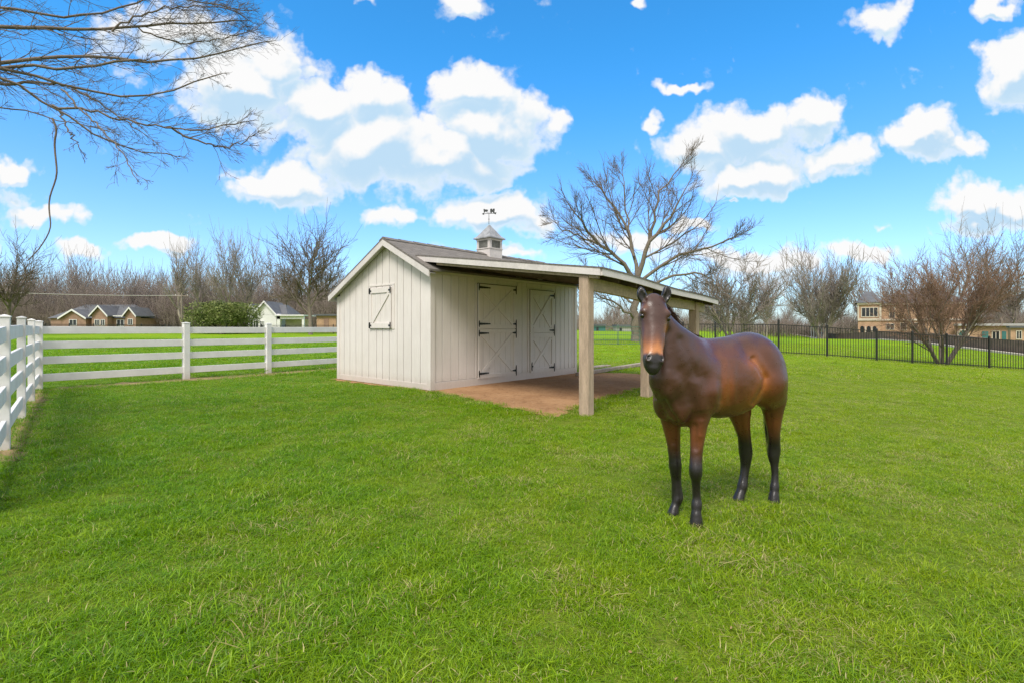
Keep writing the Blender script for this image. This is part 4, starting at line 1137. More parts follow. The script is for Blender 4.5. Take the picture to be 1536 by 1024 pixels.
def put(proto, px, y, base_py=None, h=None, rz=0.0, name=None, first=[set()], xy=None):
    """place proto (first time) or a copy of it"""
    o = proto if proto.name not in first[0] else copy_tree(proto)
    first[0].add(proto.name)
    x = (px - CX) / F * y
    o.location = (x, y, gz(x, y)); o.rotation_euler = (0, 0, rz)
    if h: o.scale = (h, h, h)
    return o
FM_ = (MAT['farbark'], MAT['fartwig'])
# height of a tree at distance y whose top shows at py
def hgt(px, py, y): x = (px - CX) / F * y; return CAMZ - (py - YH) / F * y - gz(x, y)

# --- the large spreading tree behind the porch, limbs laid out one by one
def big_tree():
    y0 = 45.0; e = empty('spreading_tree'); bx = (953 - CX) / F * y0; e.location = (bx, y0, gz(bx, y0)); org = np.array(e.location)
    tag(e, 'large bare spreading tree rising behind the open porch', 'tree')
    r = np.random.default_rng(12); W1, W2 = Wood(), Wood()
    cfg = dict(BASE); cfg.update(fork=[1, 1, 1, 1], tip=.013, wob=.10, up=.08, kids=[6, 7, 7, 4], start=[.1, .12, .1, .1], ang=[(22, 48), (22, 48), (24, 50), (30, 60)], len=[.7, .66, .62, .5], trunk_lvl=0, rat=.55, lead=.55)
    def limb(px_pts, r0, r1, dy, nk, kl):
        n = len(px_pts); yy = np.linspace(y0, y0 + dy, n)
        P = np.array([tuple(at(a, b, c)) for (a, b), c in zip(px_pts, yy)]); 
        t = np.linspace(0, 1, n); tt = np.linspace(0, 1, 10); P = np.stack([np.interp(tt, t, P[:, d]) for d in range(3)], 1)
        for _ in range(2): P[1:-1] = (P[:-2] + 2 * P[1:-1] + P[2:]) / 4
        P[1:-1] += r.normal(0, .10, (8, 3)); R = np.linspace(r0 * .85, r1 * .7, 10); W1.add(list(P), R, 8)
        nk = max(1, int(nk * .75))
        for c in range(nk):
            u = .14 + .84 * (c + r.uniform(0, 1)) / nk; f = u * 9; i = min(int(f), 8); q = P[i] + (P[i + 1] - P[i]) * (f - i); d = unit(P[i + 1] - P[i])
            grow(W1, W2, r, q, branch_off(r, d, math.radians(r.uniform(26, 55))), kl * r.uniform(.9, 1.5) * (1.35 - .95 * u), max(.03, R[i] * .45), 1, 3, cfg)
        grow(W1, W2, r, P[-1], unit(P[-1] - P[-2]), kl * .6, R[-1], 1, 3, cfg)
    limb([(954, 520), (953, 495), (952, 470), (954, 440), (957, 415)], .50, .36, 0, 0, 1)
    limb([(955, 425), (940, 398), (921, 382), (897, 367), (877, 341), (862, 320)], .25, .07, -2.5, 13, 3.2)
    limb([(956, 420), (948, 372), (938, 329), (912, 300), (896, 278)], .22, .06, 2.0, 12, 3.0)
    limb([(957, 415), (966, 380), (980, 356), (1002, 329), (1020, 306), (1028, 284)], .27, .06, -1.0, 13, 3.0)
    limb([(976, 362), (981, 325), (988, 297), (1008, 268), (1029, 238)], .17, .04, 2.5, 10, 2.4)
    limb([(957, 425), (992, 397), (1030, 375), (1066, 374), (1084, 364), (1102, 356)], .19, .05, -3.0, 11, 2.6)
    limb([(957, 432), (1000, 418), (1040, 407), (1062, 414), (1078, 430)], .16, .04, -3.5, 9, 2.2)
    limb([(953, 480), (945, 468), (926, 458), (900, 443), (884, 436)], .15, .05, -3.0, 9, 2.2)
    limb([(955, 465), (938, 445), (915, 425), (885, 410)], .15, .04, 3.0, 9, 2.4)
    limb([(955, 452), (975, 440), (1005, 432), (1030, 440)], .14, .04, 3.0, 9, 2.2)
    limb([(951, 385), (944, 345), (936, 300), (934, 262)], .15, .04, 1.0, 9, 2.4)
    limb([(897, 367), (868, 352), (845, 345), (830, 332)], .12, .03, 1.0, 8, 2.0)
    W1.build('trunk', MAT['bark'], e, org); W2.build('crown', MAT['twig'], e, org)
big_tree()

# --- multi-stemmed small tree at the iron fence
def vase_tree():
    y0 = 25.7; px = 1414; x = (px - CX) / F * y0
    e = make_tree('vase_shaped_tree', 41, hgt(1430, 378, y0), .062, (MAT['bark'], MAT['vasetwig']), stems=9, maxl=4, foot=.45, spread=.50, lead=.6, kids=[4, 5, 6, 6], start=[.30, .15, .1, .1], ang=[(12, 34), (18, 42), (20, 50), (25, 55)], len=[.62, .55, .5, .5], tip=.0055, fork=[2, 2, 2, 1], fang=(8, 22), trunk=.46, taper=.55, up=.06, wob=.08, trunk_lvl=1)
    e.location = (x, y0, gz(x, y0)); e.scale = (1.0, .9, 1)
    tag(e, 'multi-stemmed bare tree with dense brown twigs growing beside the metal fence', 'tree')
vase_tree()

# --- single trees one can tell apart
def solo(name, label, seed, px, top, y, rad, rz=0, mats=FM_, lab_group=None, **kw):
    e = make_tree(name, seed, hgt(px, top, y), rad, mats, **kw); x = (px - CX) / F * y
    e.location = (x, y, gz(x, y)); e.rotation_euler = (0, 0, rz); tag(e, label, 'tree', lab_group); return e
UPR = dict(ang=[(18, 38), (20, 42), (25, 50), (25, 55)], up=.16, len=[.6, .55, .5, .5], kids=[3, 4, 5, 4], start=[.6, .3, .15, .1], tip=.032, fork=[4, 3, 2, 1], fang=(11, 27), lead=.85)
WID = dict(ang=[(35, 62), (28, 55), (25, 55), (25, 60)], up=.07, kids=[4, 5, 5, 5], start=[.5, .25, .15, .1], tip=.024, fork=[4, 3, 2, 1], fang=(18, 38), lead=.8)
solo('bare_tree', 'dark bare tree with forked trunk above the white fence corner', 51, 17, 350, 62, .36, mats=(MAT['bark'], MAT['twig']), **WID)
solo('bare_tree', 'broad bare tree with a stout trunk just left of the shed gable', 57, 466, 334, 70, .36, .8, mats=(MAT['bark'], MAT['twig']), **{**WID, 'kids': [5, 6, 6, 5], 'tip': .03})
solo('bare_tree', 'tall narrow bare tree standing behind the evergreen bush', 53, 352, 352, 98, .38, 1.0, stems=2, spread=.12, **UPR)
solo('bare_tree', 'bare tree beside the utility pole with an upswept fan of branches', 54, 275, 366, 104, .36, 2.1, **UPR)
solo('bare_tree', 'slim bare tree between the utility pole and the tall narrow tree', 55, 312, 362, 110, .36, .3, **UPR)
solo('bare_tree', 'bare treetop above the brick house roof', 56, 105, 372, 124, .38, .5, **UPR)
solo('bare_tree', 'rounded many-stemmed bare tree past the end of the porch roof', 61, 1098, 384, 52, .13, .4, stems=5, spread=.52, fork=[2, 2, 2, 1], mats=(MAT['farbark'], MAT['fartwig']), kids=[5, 6, 5, 4], start=[.25, .15, .1, .1], ang=[(18, 45), (20, 45), (25, 50), (25, 55)], len=[.66, .58, .52, .5], tip=.016, trunk=.42, up=.05)
solo('bare_tree', 'wide clump of upright bare stems beyond the pale gazebo', 62, 1232, 372, 84, .20, .2, stems=7, spread=.34, fork=[2, 2, 2, 1], fang=(6, 18), kids=[6, 6, 4, 3], start=[.2, .2, .15, .1], ang=[(14, 34), (18, 40), (22, 48), (25, 55)], len=[.62, .55, .5, .5], tip=.026, up=.10)
solo('bare_tree', 'slim bare tree close against the left end of the tan house', 63, 1290, 398, 96, .18, .7, **UPR)
solo('bare_tree', 'huge bare tree towering behind the tan brick house', 64, 1432, 336, 84, .42, .9, mats=(MAT['farbark'], MAT['fartwig']), **{**WID, 'kids': [5, 5, 5, 5]})
solo('bare_tree', 'bare tree crown at the picture edge above the low brick wing', 65, 1520, 350, 72, .34, 1.9, mats=(MAT['farbark'], MAT['twig']), **WID)
solo('bare_tree', 'thin bare tree against the sky beyond the iron fence', 66, 1150, 418, 78, .14, .6, **{**UPR, 'tip': .022})

# --- the far woods: many bare trees nothing tells apart
rw = np.random.default_rng(99)
protos = []
for k in range(5):
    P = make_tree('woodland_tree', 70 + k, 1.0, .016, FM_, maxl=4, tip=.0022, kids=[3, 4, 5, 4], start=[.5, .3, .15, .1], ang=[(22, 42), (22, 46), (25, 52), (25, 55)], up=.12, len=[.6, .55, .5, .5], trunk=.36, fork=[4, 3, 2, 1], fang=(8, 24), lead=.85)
    protos.append(P)
spots = []
for px in np.arange(-140, 560, 17): spots.append((px + rw.uniform(-7, 7), rw.uniform(118, 128), rw.uniform(405, 432)))
for px in np.arange(-160, 560, 17): spots.append((px + rw.uniform(-7, 7), rw.uniform(132, 150), rw.uniform(398, 420)))
for px in np.arange(560, 1120, 26): spots.append((px + rw.uniform(-9, 9), rw.uniform(140, 165), rw.uniform(432, 455)))
for px in np.arange(1120, 1330, 30): spots.append((px + rw.uniform(-9, 9), rw.uniform(120, 140), rw.uniform(440, 465)))
for px in np.arange(1330, 1720, 30): spots.append((px + rw.uniform(-9, 9), rw.uniform(95, 125), rw.uniform(405, 440)))
GRP = 'bare trees of the far woods'
for i, (px, y, top) in enumerate(spots):
    o = put(protos[i % 5], px, y, h=1.0, rz=rw.uniform(0, 6.28)); h = hgt(px, top, y); o.scale = (h * 1.05, h * 1.05, h)
    tag(o, 'bare grey-brown woodland tree in the far wood beyond the lawns', 'tree', GRP)

# --- undergrowth that fills the wood up to a few metres
def brush(name, label, boxes, mat, seed, rad):
    r = np.random.default_rng(seed); W = Wood()
    for (px0, px1, y0, y1, h0, h1, n) in boxes:
        for i in range(n):
            px = r.uniform(px0, px1); y = r.uniform(y0, y1); x = (px - CX) / F * y; z = gz(x, y); h = r.uniform(h0, h1) * r.choice([1, 1, .7, .5])
            h *= .80 + .22 * math.sin(px * .055 + .9 * math.sin(px * .021)) + .10 * math.sin(px * .14 + y)
            p = np.array([x, y, z]); d = unit(np.array([r.normal(0, .30), r.normal(0, .3), 1])); R = rad * r.uniform(.7, 1.4)
            p1 = p + d * h * .5; d2 = unit(d + r.normal(0, .25, 3)); W.add([p, p1, p1 + d2 * h * .5], [R, R * .8, R * .3], 3)
            for c in range(5):
                q = p + d * h * r.uniform(.15, .5); dd = unit(d + r.normal(0, .45, 3)); W.add([q, q + dd * h * r.uniform(.25, .5)], [R * .7, R * .25], 3)
    o = W.build(name, mat); tag(o, label, 'undergrowth', None, 'stuff')
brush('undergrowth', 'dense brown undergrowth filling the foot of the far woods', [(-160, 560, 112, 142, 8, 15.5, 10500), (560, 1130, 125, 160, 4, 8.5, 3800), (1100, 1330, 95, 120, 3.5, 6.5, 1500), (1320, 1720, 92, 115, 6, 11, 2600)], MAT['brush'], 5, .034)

# --- overhanging limbs of a tree that stands outside the frame on the left
def overhang():
    bx, by = -10.5, 5.2; e = empty('overhanging_tree', (bx, by, gz(bx, by))); org = np.array(e.location)
    tag(e, 'bare tree limbs hanging into the sky from beyond the frame with one dangling vine', 'tree')
    r = np.random.default_rng(31); W1, W2 = Wood(), Wood(); k = 2.559
    W1.add([np.array((bx, by, gz(bx, by) - .3)), np.array((bx + .1, by, 1.5)), np.array((bx + .5, by + .3, 3.3)), np.array((bx + 1.2, by + .8, 4.3))], np.array([.30, .26, .22, .17]), 10)
    def limb(zp, r0, r1, ya, yb, nk, kl, root=True, curl=0.0):
        P = []
        n = len(zp)
        for i, (a, b) in enumerate(zp): P.append(tuple(at(a / k, b / k, ya + (yb - ya) * i / (n - 1))))
        P = np.array(P)
        if root: P = np.vstack([[bx + 1.15, by + .75, 4.25], P])
        t = np.concatenate([[0], np.cumsum(np.linalg.norm(np.diff(P, axis=0), axis=1))]); t /= t[-1]
        tt = np.linspace(0, 1, 22); P = np.stack([np.interp(tt, t, P[:, d]) for d in range(3)], 1)
        for _ in range(2): P[1:-1] = (P[:-2] + 2 * P[1:-1] + P[2:]) / 4
        P[1:-1] += r.normal(0, .012, (20, 3)); R = r0 + (r1 - r0) * np.linspace(0, 1, 22) ** .8; W1.add(list(P), R, 7)
        nk = int(nk * 2.0)
        for c in range(nk):
            u = .14 + .86 * (c + r.uniform(0, 1)) / nk; f = u * 21; i = min(int(f), 20); q = P[i] + (P[i + 1] - P[i]) * (f - i); d = unit(P[i + 1] - P[i])
            twig(q, branch_off(r, unit(d + np.array([.15, 0, curl])), math.radians(r.uniform(18, 50))), kl * r.uniform(.5, 1.15) * (1.15 - .62 * u), max(.0034, R[i] * .34), 0)
        twig(P[-1], unit(P[-1] - P[-3]), kl * .28, R[-1], 0)
    def twig(p, d, L, rad, lvl):
        n = 5; pts = [p]
        D = [d]
        for i in range(n - 1):
            d = unit(d + r.normal(0, .14, 3) + np.array([.05, 0, .0])); p = p + d * L / (n - 1); pts.append(p); D.append(d)
        W2.add(pts, np.linspace(rad, max(.0014, rad * .30), n), 4 if lvl == 0 else 3)
        if lvl < 2:
            for c in range(4 if lvl == 0 else 3):
                u = r.uniform(.15, 1) * (n - 1); i = min(int(u), n - 2); q = pts[i] + (pts[i + 1] - pts[i]) * (u - i)
                twig(q, branch_off(r, D[i], math.radians(r.uniform(20, 55))), L * r.uniform(.35, .65), max(.0019, rad * .5), lvl + 1)
    limb([(-120, 90), (0, 97), (130, 110), (280, 120), (430, 122), (500, 100), (620, 85), (760, 95), (900, 80)], .045, .010, 6.2, 7.4, 20, .85)
    limb([(-100, 255), (60, 240), (130, 225), (250, 212), (380, 215), (520, 232), (680, 238), (800, 225), (900, 195), (1000, 165)], .045, .008, 6.0, 7.2, 20, .75)
    limb([(-100, 250), (0, 250), (80, 255), (180, 268), (320, 262), (430, 240), (520, 232)], .035, .012, 5.8, 5.6, 10, .7)
    limb([(-60, 240), (20, 245), (120, 290), (220, 325), (330, 355), (430, 375), (530, 390), (600, 375), (680, 345), (750, 315), (830, 290)], .040, .007, 5.6, 6.6, 12, .6)
    limb([(-60, 250), (5, 262), (60, 320), (140, 380), (230, 430), (300, 475), (380, 545), (440, 570), (540, 582), (640, 590)], .042, .006, 5.5, 6.3, 11, .55)
    limb([(200, 405), (330, 422), (430, 450), (530, 475), (640, 492), (760, 500), (850, 485), (930, 470)], .014, .006, 5.6, 6.0, 11, .55, False)
    limb([(640, 490), (720, 530), (830, 565), (900, 560), (980, 515)], .014, .005, 5.9, 6.2, 8, .45, False)
    limb([(235, 345), (310, 420), (380, 490), (440, 540), (490, 605), (510, 670)], .011, .005, 5.6, 5.3, 6, .4, False)
    limb([(0, 322), (110, 325), (200, 318), (300, 350), (420, 420), (560, 520)], .02, .005, 6.2, 6.6, 9, .55, False)
    limb([(0, 410), (100, 430), (200, 455), (300, 480), (400, 500)], .02, .005, 6.4, 6.4, 8, .5)
    limb([(430, 122), (520, 60), (640, 30), (760, 20), (860, 26), (940, 70)], .014, .006, 6.8, 7.4, 18, .75, False)
    limb([(500, 100), (600, 140), (720, 170), (850, 150), (960, 120)], .012, .006, 7.0, 7.6, 16, .7, False)
    limb([(-80, 20), (80, 30), (240, 80), (380, 60), (520, 10), (640, -40)], .034, .010, 6.8, 7.8, 14, .8)
    limb([(-80, -60), (150, -30), (380, -10), (600, -20), (780, 5), (920, 40)], .034, .008, 7.2, 8.2, 18, .9)
    limb([(230, 430), (255, 490), (285, 540), (312, 580)], .010, .004, 5.5, 5.5, 2, .25, False)
    # dangling vine
    vp = [(200, 455), (222, 500), (206, 540), (215, 620), (222, 680), (185, 760), (190, 830), (200, 880), (150, 960), (105, 1002)]
    P = np.array([tuple(at(a / k, b / k, 5.5)) for a, b in vp]); t = np.linspace(0, 1, len(P)); tt = np.linspace(0, 1, 30); P = np.stack([np.interp(tt, t, P[:, d]) for d in range(3)], 1)
    for _ in range(3): P[1:-1] = (P[:-2] + 2 * P[1:-1] + P[2:]) / 4
    Wv = Wood(); Wv.add(list(P), np.linspace(.011, .005, 30), 6); Wv.build('vine', MAT['darktwig'], e, org)
    W1.build('limbs', MAT['darktwig'], e, org); W2.build('twigs', MAT['darktwig'], e, org)
overhang()

# --- evergreen bush: many small leaf-sized faces on real stems
def bush(px, y, w, h, seed, label):
    x = (px - CX) / F * y; e = empty('evergreen_bush', (x, y, gz(x, y))); tag(e, label, 'bush')
    r = np.random.default_rng(seed); W = Wood(); tips = []
    lob = [(r.uniform(-.75, .75), r.uniform(-.6, .6), r.uniform(.30, .78), r.uniform(.22, .40)) for _ in range(34)]
    for lx, ly, lz, lr in lob:
        c = np.array([lx * w / 2, ly * w / 2.6, lz * h]); W.add([np.array([lx * .2, ly * .2, 0]), c * np.array([.7, .7, .6]), c], [.10, .06, .03], 5)
        n = 520; d = r.normal(0, 1, (n, 3)); d /= np.linalg.norm(d, axis=1)[:, None]; rr = lr * h * r.uniform(.55, 1.08, n) ** .6
        tips.append(c + d * rr[:, None] * np.array([1.25, 1.1, .8]))
    T = np.concatenate(tips); T = T[T[:, 2] > .05]; n = len(T)
    a = r.normal(0, 1, (n, 3)); a[:, 2] = np.abs(a[:, 2]) * .6; a /= np.linalg.norm(a, axis=1)[:, None]; b = np.cross(a, r.normal(0, 1, (n, 3))); b /= np.linalg.norm(b, axis=1)[:, None]
    s = r.uniform(.14, .30, n)[:, None]
    V = np.stack([T - b * s * .35, T + a * s * .5 - b * s * .0, T + b * s * .35, T + a * s * 1.3], 1).reshape(-1, 3)
    q = np.arange(n)[:, None] * 4 + np.array([0, 1, 2, 3]); q = q[:, [0, 1, 2, 3]]
    np_mesh('foliage', V, np.stack([q[:, 0], q[:, 1], q[:, 3]], 1).astype(int), MAT['evergreen'], e)
    V2 = np.stack([T, T + a * s * .9, T + b * s * .6], 1).reshape(-1, 3); 
    np_mesh('foliage', V2, (np.arange(n)[:, None] * 3 + np.array([0, 1, 2])), MAT['evergreen'], e)
    W.build('stem', MAT['farbark'], e)
bush(334, 74, 8.6, 5.0, 3, 'broad rounded evergreen bush behind the white rail fence')
# ------------------------------------------------------------------ far buildings and street furniture
class House:
    """collects one building seen roughly face-on: helpers take pixel x, height in metres over its ground and distance"""
    def __init__(s, name, label, px, y, cat='house'):
        s.y = y; s.x = (px - CX) / F * y; s.g = gz(s.x, y); s.e = empty(name, (s.x, y, s.g)); tag(s.e, label, cat); s.org = Vector((s.x, y, s.g))
    def X(s, px): return (px - CX) / F * s.y - s.x
    def Zp(s, py): return CAMZ - (py - YH) / F * s.y - s.g
    def box(s, name, px0, px1, z0, z1, d0, d1, mat, parent=None, bevel=0):
        return MB().box(s.X(px0), s.X(px1), d0, d1, z0, z1).build(name, mat, parent or s.e, bevel=bevel)
    def gable(s, px0, px1, ze, zr, d0, d1, mat, trim, wall=None, over=.35, trimw=.28):
        """gable facing the viewer: wall triangle, two roof planes, white rake trim"""
        a, b = s.X(px0), s.X(px1); m = (a + b) / 2
        if wall is not None: MB().prism([(a, d0, ze), (b, d0, ze), (m, d0, zr)], (0, d1 - d0, 0)).build('gable_wall', wall, s.e)
        mb = MB(); k = (zr - ze) / (m - a)
        for sg, q in ((-1, a), (1, b)):
            xo = q + sg * over; zo = ze - over * k
            mb.hexa([(m, d0 - .4, zr + .05), (xo, d0 - .4, zo + .05), (xo, d1, zo + .05), (m, d1, zr + .05), (m, d0 - .4, zr + .25), (xo, d0 - .4, zo + .25), (xo, d1, zo + .25), (m, d1, zr + .25)])
        rf = mb.build('roof', mat, s.e)
        mb = MB()
        for sg, q in ((-1, a), (1, b)):
            xo = q + sg * over; zo = ze - over * k
            mb.hexa([(m, d0 - .5, zr - trimw + .2), (xo, d0 - .5, zo - trimw + .2), (xo, d0 - .41, zo - trimw + .2), (m, d0 - .41, zr - trimw + .2), (m, d0 - .5, zr + .28), (xo, d0 - .5, zo + .28), (xo, d0 - .41, zo + .28), (m, d0 - .41, zr + .28)])
        mb.build('rake_trim', trim, rf); return rf
    def window(s, px0, px1, py0, py1, d, panes=2, fr=.09, frame=None):
        frame = frame or (MAT['tan_trim'] if s.x > 20 else None)
        z0, z1 = s.Zp(py1), s.Zp(py0); a, b = s.X(px0), s.X(px1); mb = MB()
        mb.box(a - fr, a, d - .08, d + .02, z0 - fr, z1 + fr); mb.box(b, b + fr, d - .08, d + .02, z0 - fr, z1 + fr)
        mb.box(a, b, d - .08, d + .02, z0 - fr, z0); mb.box(a, b, d - .08, d + .02, z1, z1 + fr)
        for k in range(1, panes): x = a + (b - a) * k / panes; mb.box(x - fr * .4, x + fr * .4, d - .075, d + .02, z0 + .001, z1 - .001)
        f = mb.build('window', frame or MAT['white_far'], s.e)
        MB().box(a, b, d - .03, d - .01, z0, z1).build('pane', MAT['glass'], f); return f
    def hip(s, px0, px1, ze, zr, d0, d1, mat, inset=.5, over=.4):
        a, b = s.X(px0) - over, s.X(px1) + over; d0 -= over; d1 += over; i = (b - a) * inset / 2; m = (d0 + d1) / 2
        V = [(a, d0, ze), (b, d0, ze), (b, d1, ze), (a, d1, ze), (a + i, m, zr), (b - i, m, zr)]
        return MB().add(V, [(0, 1, 5, 4), (1, 2, 5), (2, 3, 4, 5), (3, 0, 4), (3, 2, 1, 0)]).build('roof', mat, s.e)

# left: brick bungalow with white-edged gables
h = House('brick_house', 'low brick house with slate roof and white-edged gables beyond the left fence', 142, 108)
zb = h.Zp(477.5)
h.box('wall', 76, 210, -.3, zb, 0, 9, MAT['brick_red']); h.hip(76, 204, zb + .01, h.Zp(456), 0, 9, MAT['slate'], .42)
h.gable(99, 136, zb, h.Zp(466), -1.2, 5, MAT['slate'], MAT['white_far'], MAT['brick_red']); h.box('wall', 99, 136, -.3, zb - .02, -1.19, -.01, MAT['brick_red'])
h.gable(147, 170, h.Zp(473), h.Zp(460.5), -1.6, 4, MAT['slate'], MAT['white_far'], MAT['brick_red']); h.box('wall', 147, 170, -.3, h.Zp(473) - .02, -1.58, -.01, MAT['brick_red'])
h.gable(195, 211, h.Zp(473), h.Zp(463), -1.4, 4, MAT['slate'], MAT['white_far'], MAT['brick_red']); h.box('wall', 195, 211, -.3, h.Zp(473) - .02, -1.38, -.01, MAT['brick_red'])
h.box('gutter', 171, 194, h.Zp(475), h.Zp(473.6), -.6, -.3, MAT['white_far'])
for a, b, c, d, dd in ((112, 122, 480, 488, -1.2), (152, 158, 480, 488, -1.6), (161, 166, 480, 488, -1.6), (176, 186, 480, 489, 0), (200, 206, 479, 487, -1.4)): h.window(a, b, c, d, dd, 2)
MB().box(h.X(189), h.X(191.5), 2, 3, h.Zp(472), h.Zp(465)).build('chimney', MAT['brick_red'], h.e)

# white house partly behind the evergreen
w = House('white_house', 'white gabled house with grey roof standing right of the evergreen bush', 405, 92)
zb = w.Zp(478)
w.box('wall', 372, 416, -.3, w.Zp(473), 0, 7, MAT['white_far']); w.gable(383, 417, w.Zp(472.5), w.Zp(454), -.6, 6, MAT['slate'], MAT['white_far'], MAT['white_far']); w.box('wall', 383, 417, -.3, w.Zp(472.5) - .02, -.59, -.01, MAT['white_far'])
w.gable(366, 386, w.Zp(471), w.Zp(458), .6, 6, MAT['slate'], MAT['white_far'], MAT['white_far'])
mb = MB(); mb.hexa([(w.X(400), 1, w.Zp(473)), (w.X(428), 1, w.Zp(473)), (w.X(428), 8, w.Zp(473)), (w.X(400), 8, w.Zp(473)), (w.X(402), 4, w.Zp(456)), (w.X(414), 4, w.Zp(456)), (w.X(414), 5, w.Zp(456)), (w.X(402), 5, w.Zp(456))]); mb.build('roof', MAT['slate'], w.e)
for a, b in ((379, 390), (393, 398)): w.window(a, b, 482, 492, -.6, 3, frame=MAT['white_far'])
w.box('porch_post', 420, 424.5, -.3, w.Zp(471.5), -1.2, -.6, MAT['white_far']); w.box('porch_beam', 420, 460, w.Zp(479), w.Zp(474.5), -1.2, -.8, MAT['white_far'])
w.box('porch_roof', 418, 461, w.Zp(474.4), w.Zp(472.6), -1.6, 4, MAT['white_far']); w.box('porch_wall', 425, 460, -.3, w.Zp(479.1), .8, 1.2, MAT['pale_stone'])
w.box('porch_post', 457, 460, -.3, w.Zp(479.1), -1.2, -.8, MAT['white_far'])

s_ = House('garden_shed', 'small brown garden shed beside the white shed gable', 488, 84, 'garden shed')
s_.box('wall', 475, 504, -.3, s_.Zp(474), 0, 3, MAT['brick']); s_.box('roof', 472, 507, s_.Zp(474) + .01, s_.Zp(471.5), -.4, 3.4, MAT['slate'])
s_.box('door', 486, 493, 0, s_.Zp(478), -.06, -.002, MAT['brick_red'])

# utility pole and its wire
pole = House('utility_pole', 'thin wooden utility pole standing left of the evergreen bush', 272.5, 86, 'pole')
MB().tube([(0, 0, -.3), (0, 0, pole.Zp(440))], [.16, .11], 8).build('shaft', MAT['pole'], pole.e); MB().bar((-1.2, 0, pole.Zp(444)), (1.2, 0, pole.Zp(444)), .10, .12).build('cross_arm', MAT['pole'], pole.e)
for k in (-1, 1): MB().lathe((k * 1.0, 0, pole.Zp(444) + .06), [(.05, 0), (.07, .06), (.04, .16)], 8).build('insulator', MAT['white_far'], pole.e)
mb = MB(); A = at(272, 443.5, 86); Bq = at(-140, 430, 92)
pts = [A.lerp(Bq, t) - Vector((0, 0, .5 * 4 * t * (1 - t))) for t in np.linspace(0, 1, 16)]
mb.tube(pts, .045, 4); tag(mb.build('overhead_wire', MAT['wire']), 'pale overhead wire strung across the woods above the brick house', 'wire')

# right: tan two-storey house with bay, low wing
t = House('tan_house', 'two-storey tan brick house with white bands behind the metal fence', 1345, 77)
base = -.4
t.box('wall', 1322, 1440, base, t.Zp(456), 1.5, 9, MAT['brick']); t.box('wall', 1287.5, 1322, base, t.Zp(455.5), 0, 8, MAT['brick'])
t.hip(1318, 1442, t.Zp(454.5), t.Zp(432), 1.5, 9, MAT['slate'], .6); t.hip(1287.5, 1323, t.Zp(453.5), t.Zp(434), 0, 8, MAT['slate'], .75)
t.box('cornice', 1286, 1323.5, t.Zp(456.2), t.Zp(453.6), -.25, -.002, MAT['tan_trim']); t.box('cornice', 1323.6, 1440, t.Zp(457), t.Zp(454.6), 1.2, 1.49, MAT['tan_trim'])
t.box('string_course', 1287, 1322.6, t.Zp(481), t.Zp(477.5), -.15, -.002, MAT['tan_trim']); t.box('string_course', 1323.8, 1440, t.Zp(481), t.Zp(478.5), 1.3, 1.49, MAT['tan_trim'])
t.box('corner_pilaster', 1319.6, 1322.8, t.Zp(477.4), t.Zp(456.3), -.12, -.002, MAT['tan_trim']); t.box('corner_pilaster', 1286.8, 1289, t.Zp(477.4), t.Zp(456.3), -.12, -.002, MAT['tan_trim'])
t.window(1293.5, 1317, 461.5, 474.5, 0, 4, .12, MAT['tan_trim']); t.window(1336, 1343, 461, 477, 1.5, 1, .08); t.window(1331, 1342, 486, 494, 1.5, 2); t.window(1352, 1360, 485, 495, 1.5, 1, .1)
t.window(1389, 1399, 458, 478, 1.5, 2, .14); t.window(1401, 1411, 459, 470, 1.5, 2, .12); t.window(1368, 1376, 485, 498, 1.5, 1)
for a, b in ((1291, 1297), (1301, 1306.5), (1310, 1315.5)):
    ax, bx, m = t.X(a), t.X(b), (t.X(a) + t.X(b)) / 2; z0, z1 = t.Zp(508), t.Zp(492); rr = (bx - ax) / 2
    poly = [(ax, -.05, z0), (bx, -.05, z0)] + [(m + rr * math.cos(q), -.05, z1 + rr * math.sin(q)) for q in np.linspace(0, PI, 9)]
    MB().prism(poly, (0, .045, 0)).build('arched_window', MAT['glass'], t.e)
for a in (1298.2, 1307.6): t.box('column', a, a + 1.7, -.3, t.Zp(490), -.35, -.06, MAT['tan_trim'])
lw = House('brick_wing', 'low flat-roofed tan building with teal doors right of the many-stemmed tree', 1490, 66, 'building')
lw.box('wall', 1437, 1560, -.8, lw.Zp(489), 0, 7, MAT['brick']); lw.box('flat_roof', 1435, 1562, lw.Zp(488.9), lw.Zp(485.5), -.5, 7.4, MAT['wire'])
for a, b in ((1474, 1483), (1502, 1508)): lw.box('door', a, b, 0, lw.Zp(497), -.08, -.002, MAT['teal'])
lw.window(1489, 1498, 497, 509, 0, 2, .12)
ax, bx = lw.X(1438), lw.X(1454); m = (ax + bx) / 2; rr = (bx - ax) / 2; z0, z1 = lw.Zp(523), lw.Zp(503)
poly = [(ax, -.1, z0), (bx, -.1, z0)] + [(m + rr * math.cos(q), -.1, z1 + rr * math.sin(q)) for q in np.linspace(0, PI, 11)]
pane = MB().prism(poly, (0, .08, 0)).build('arched_window', MAT['teal'], lw.e); mb = MB()
pp = [(ax, -.16, z0)] + [(m - rr * math.cos(q), -.16, z1 + rr * math.sin(q)) for q in np.linspace(0, PI, 11)] + [(bx, -.16, z0)]
mb.tube(pp, .16, 6); mb.build('arch_trim', MAT['tan_trim'], pane)
st = House('brick_outbuilding', 'flat-roofed brown outbuilding at the picture edge past the teal doors', 1535, 58, 'building')
st.box('wall', 1517, 1580, -.8, st.Zp(492), 0, 4, MAT['brick']); st.box('flat_roof', 1515, 1582, st.Zp(491.8), st.Zp(489.5), -.3, 4.2, MAT['slate']); st.window(1526, 1532, 497, 508, 0, 2, .1)

for hs in (t, lw, st):       # these stand square to their own plots, turned towards the paddock
    th = math.atan2(hs.x, hs.y) * .9; hs.e.rotation_euler.z = -th; hs.e.scale.x = math.cos(th)
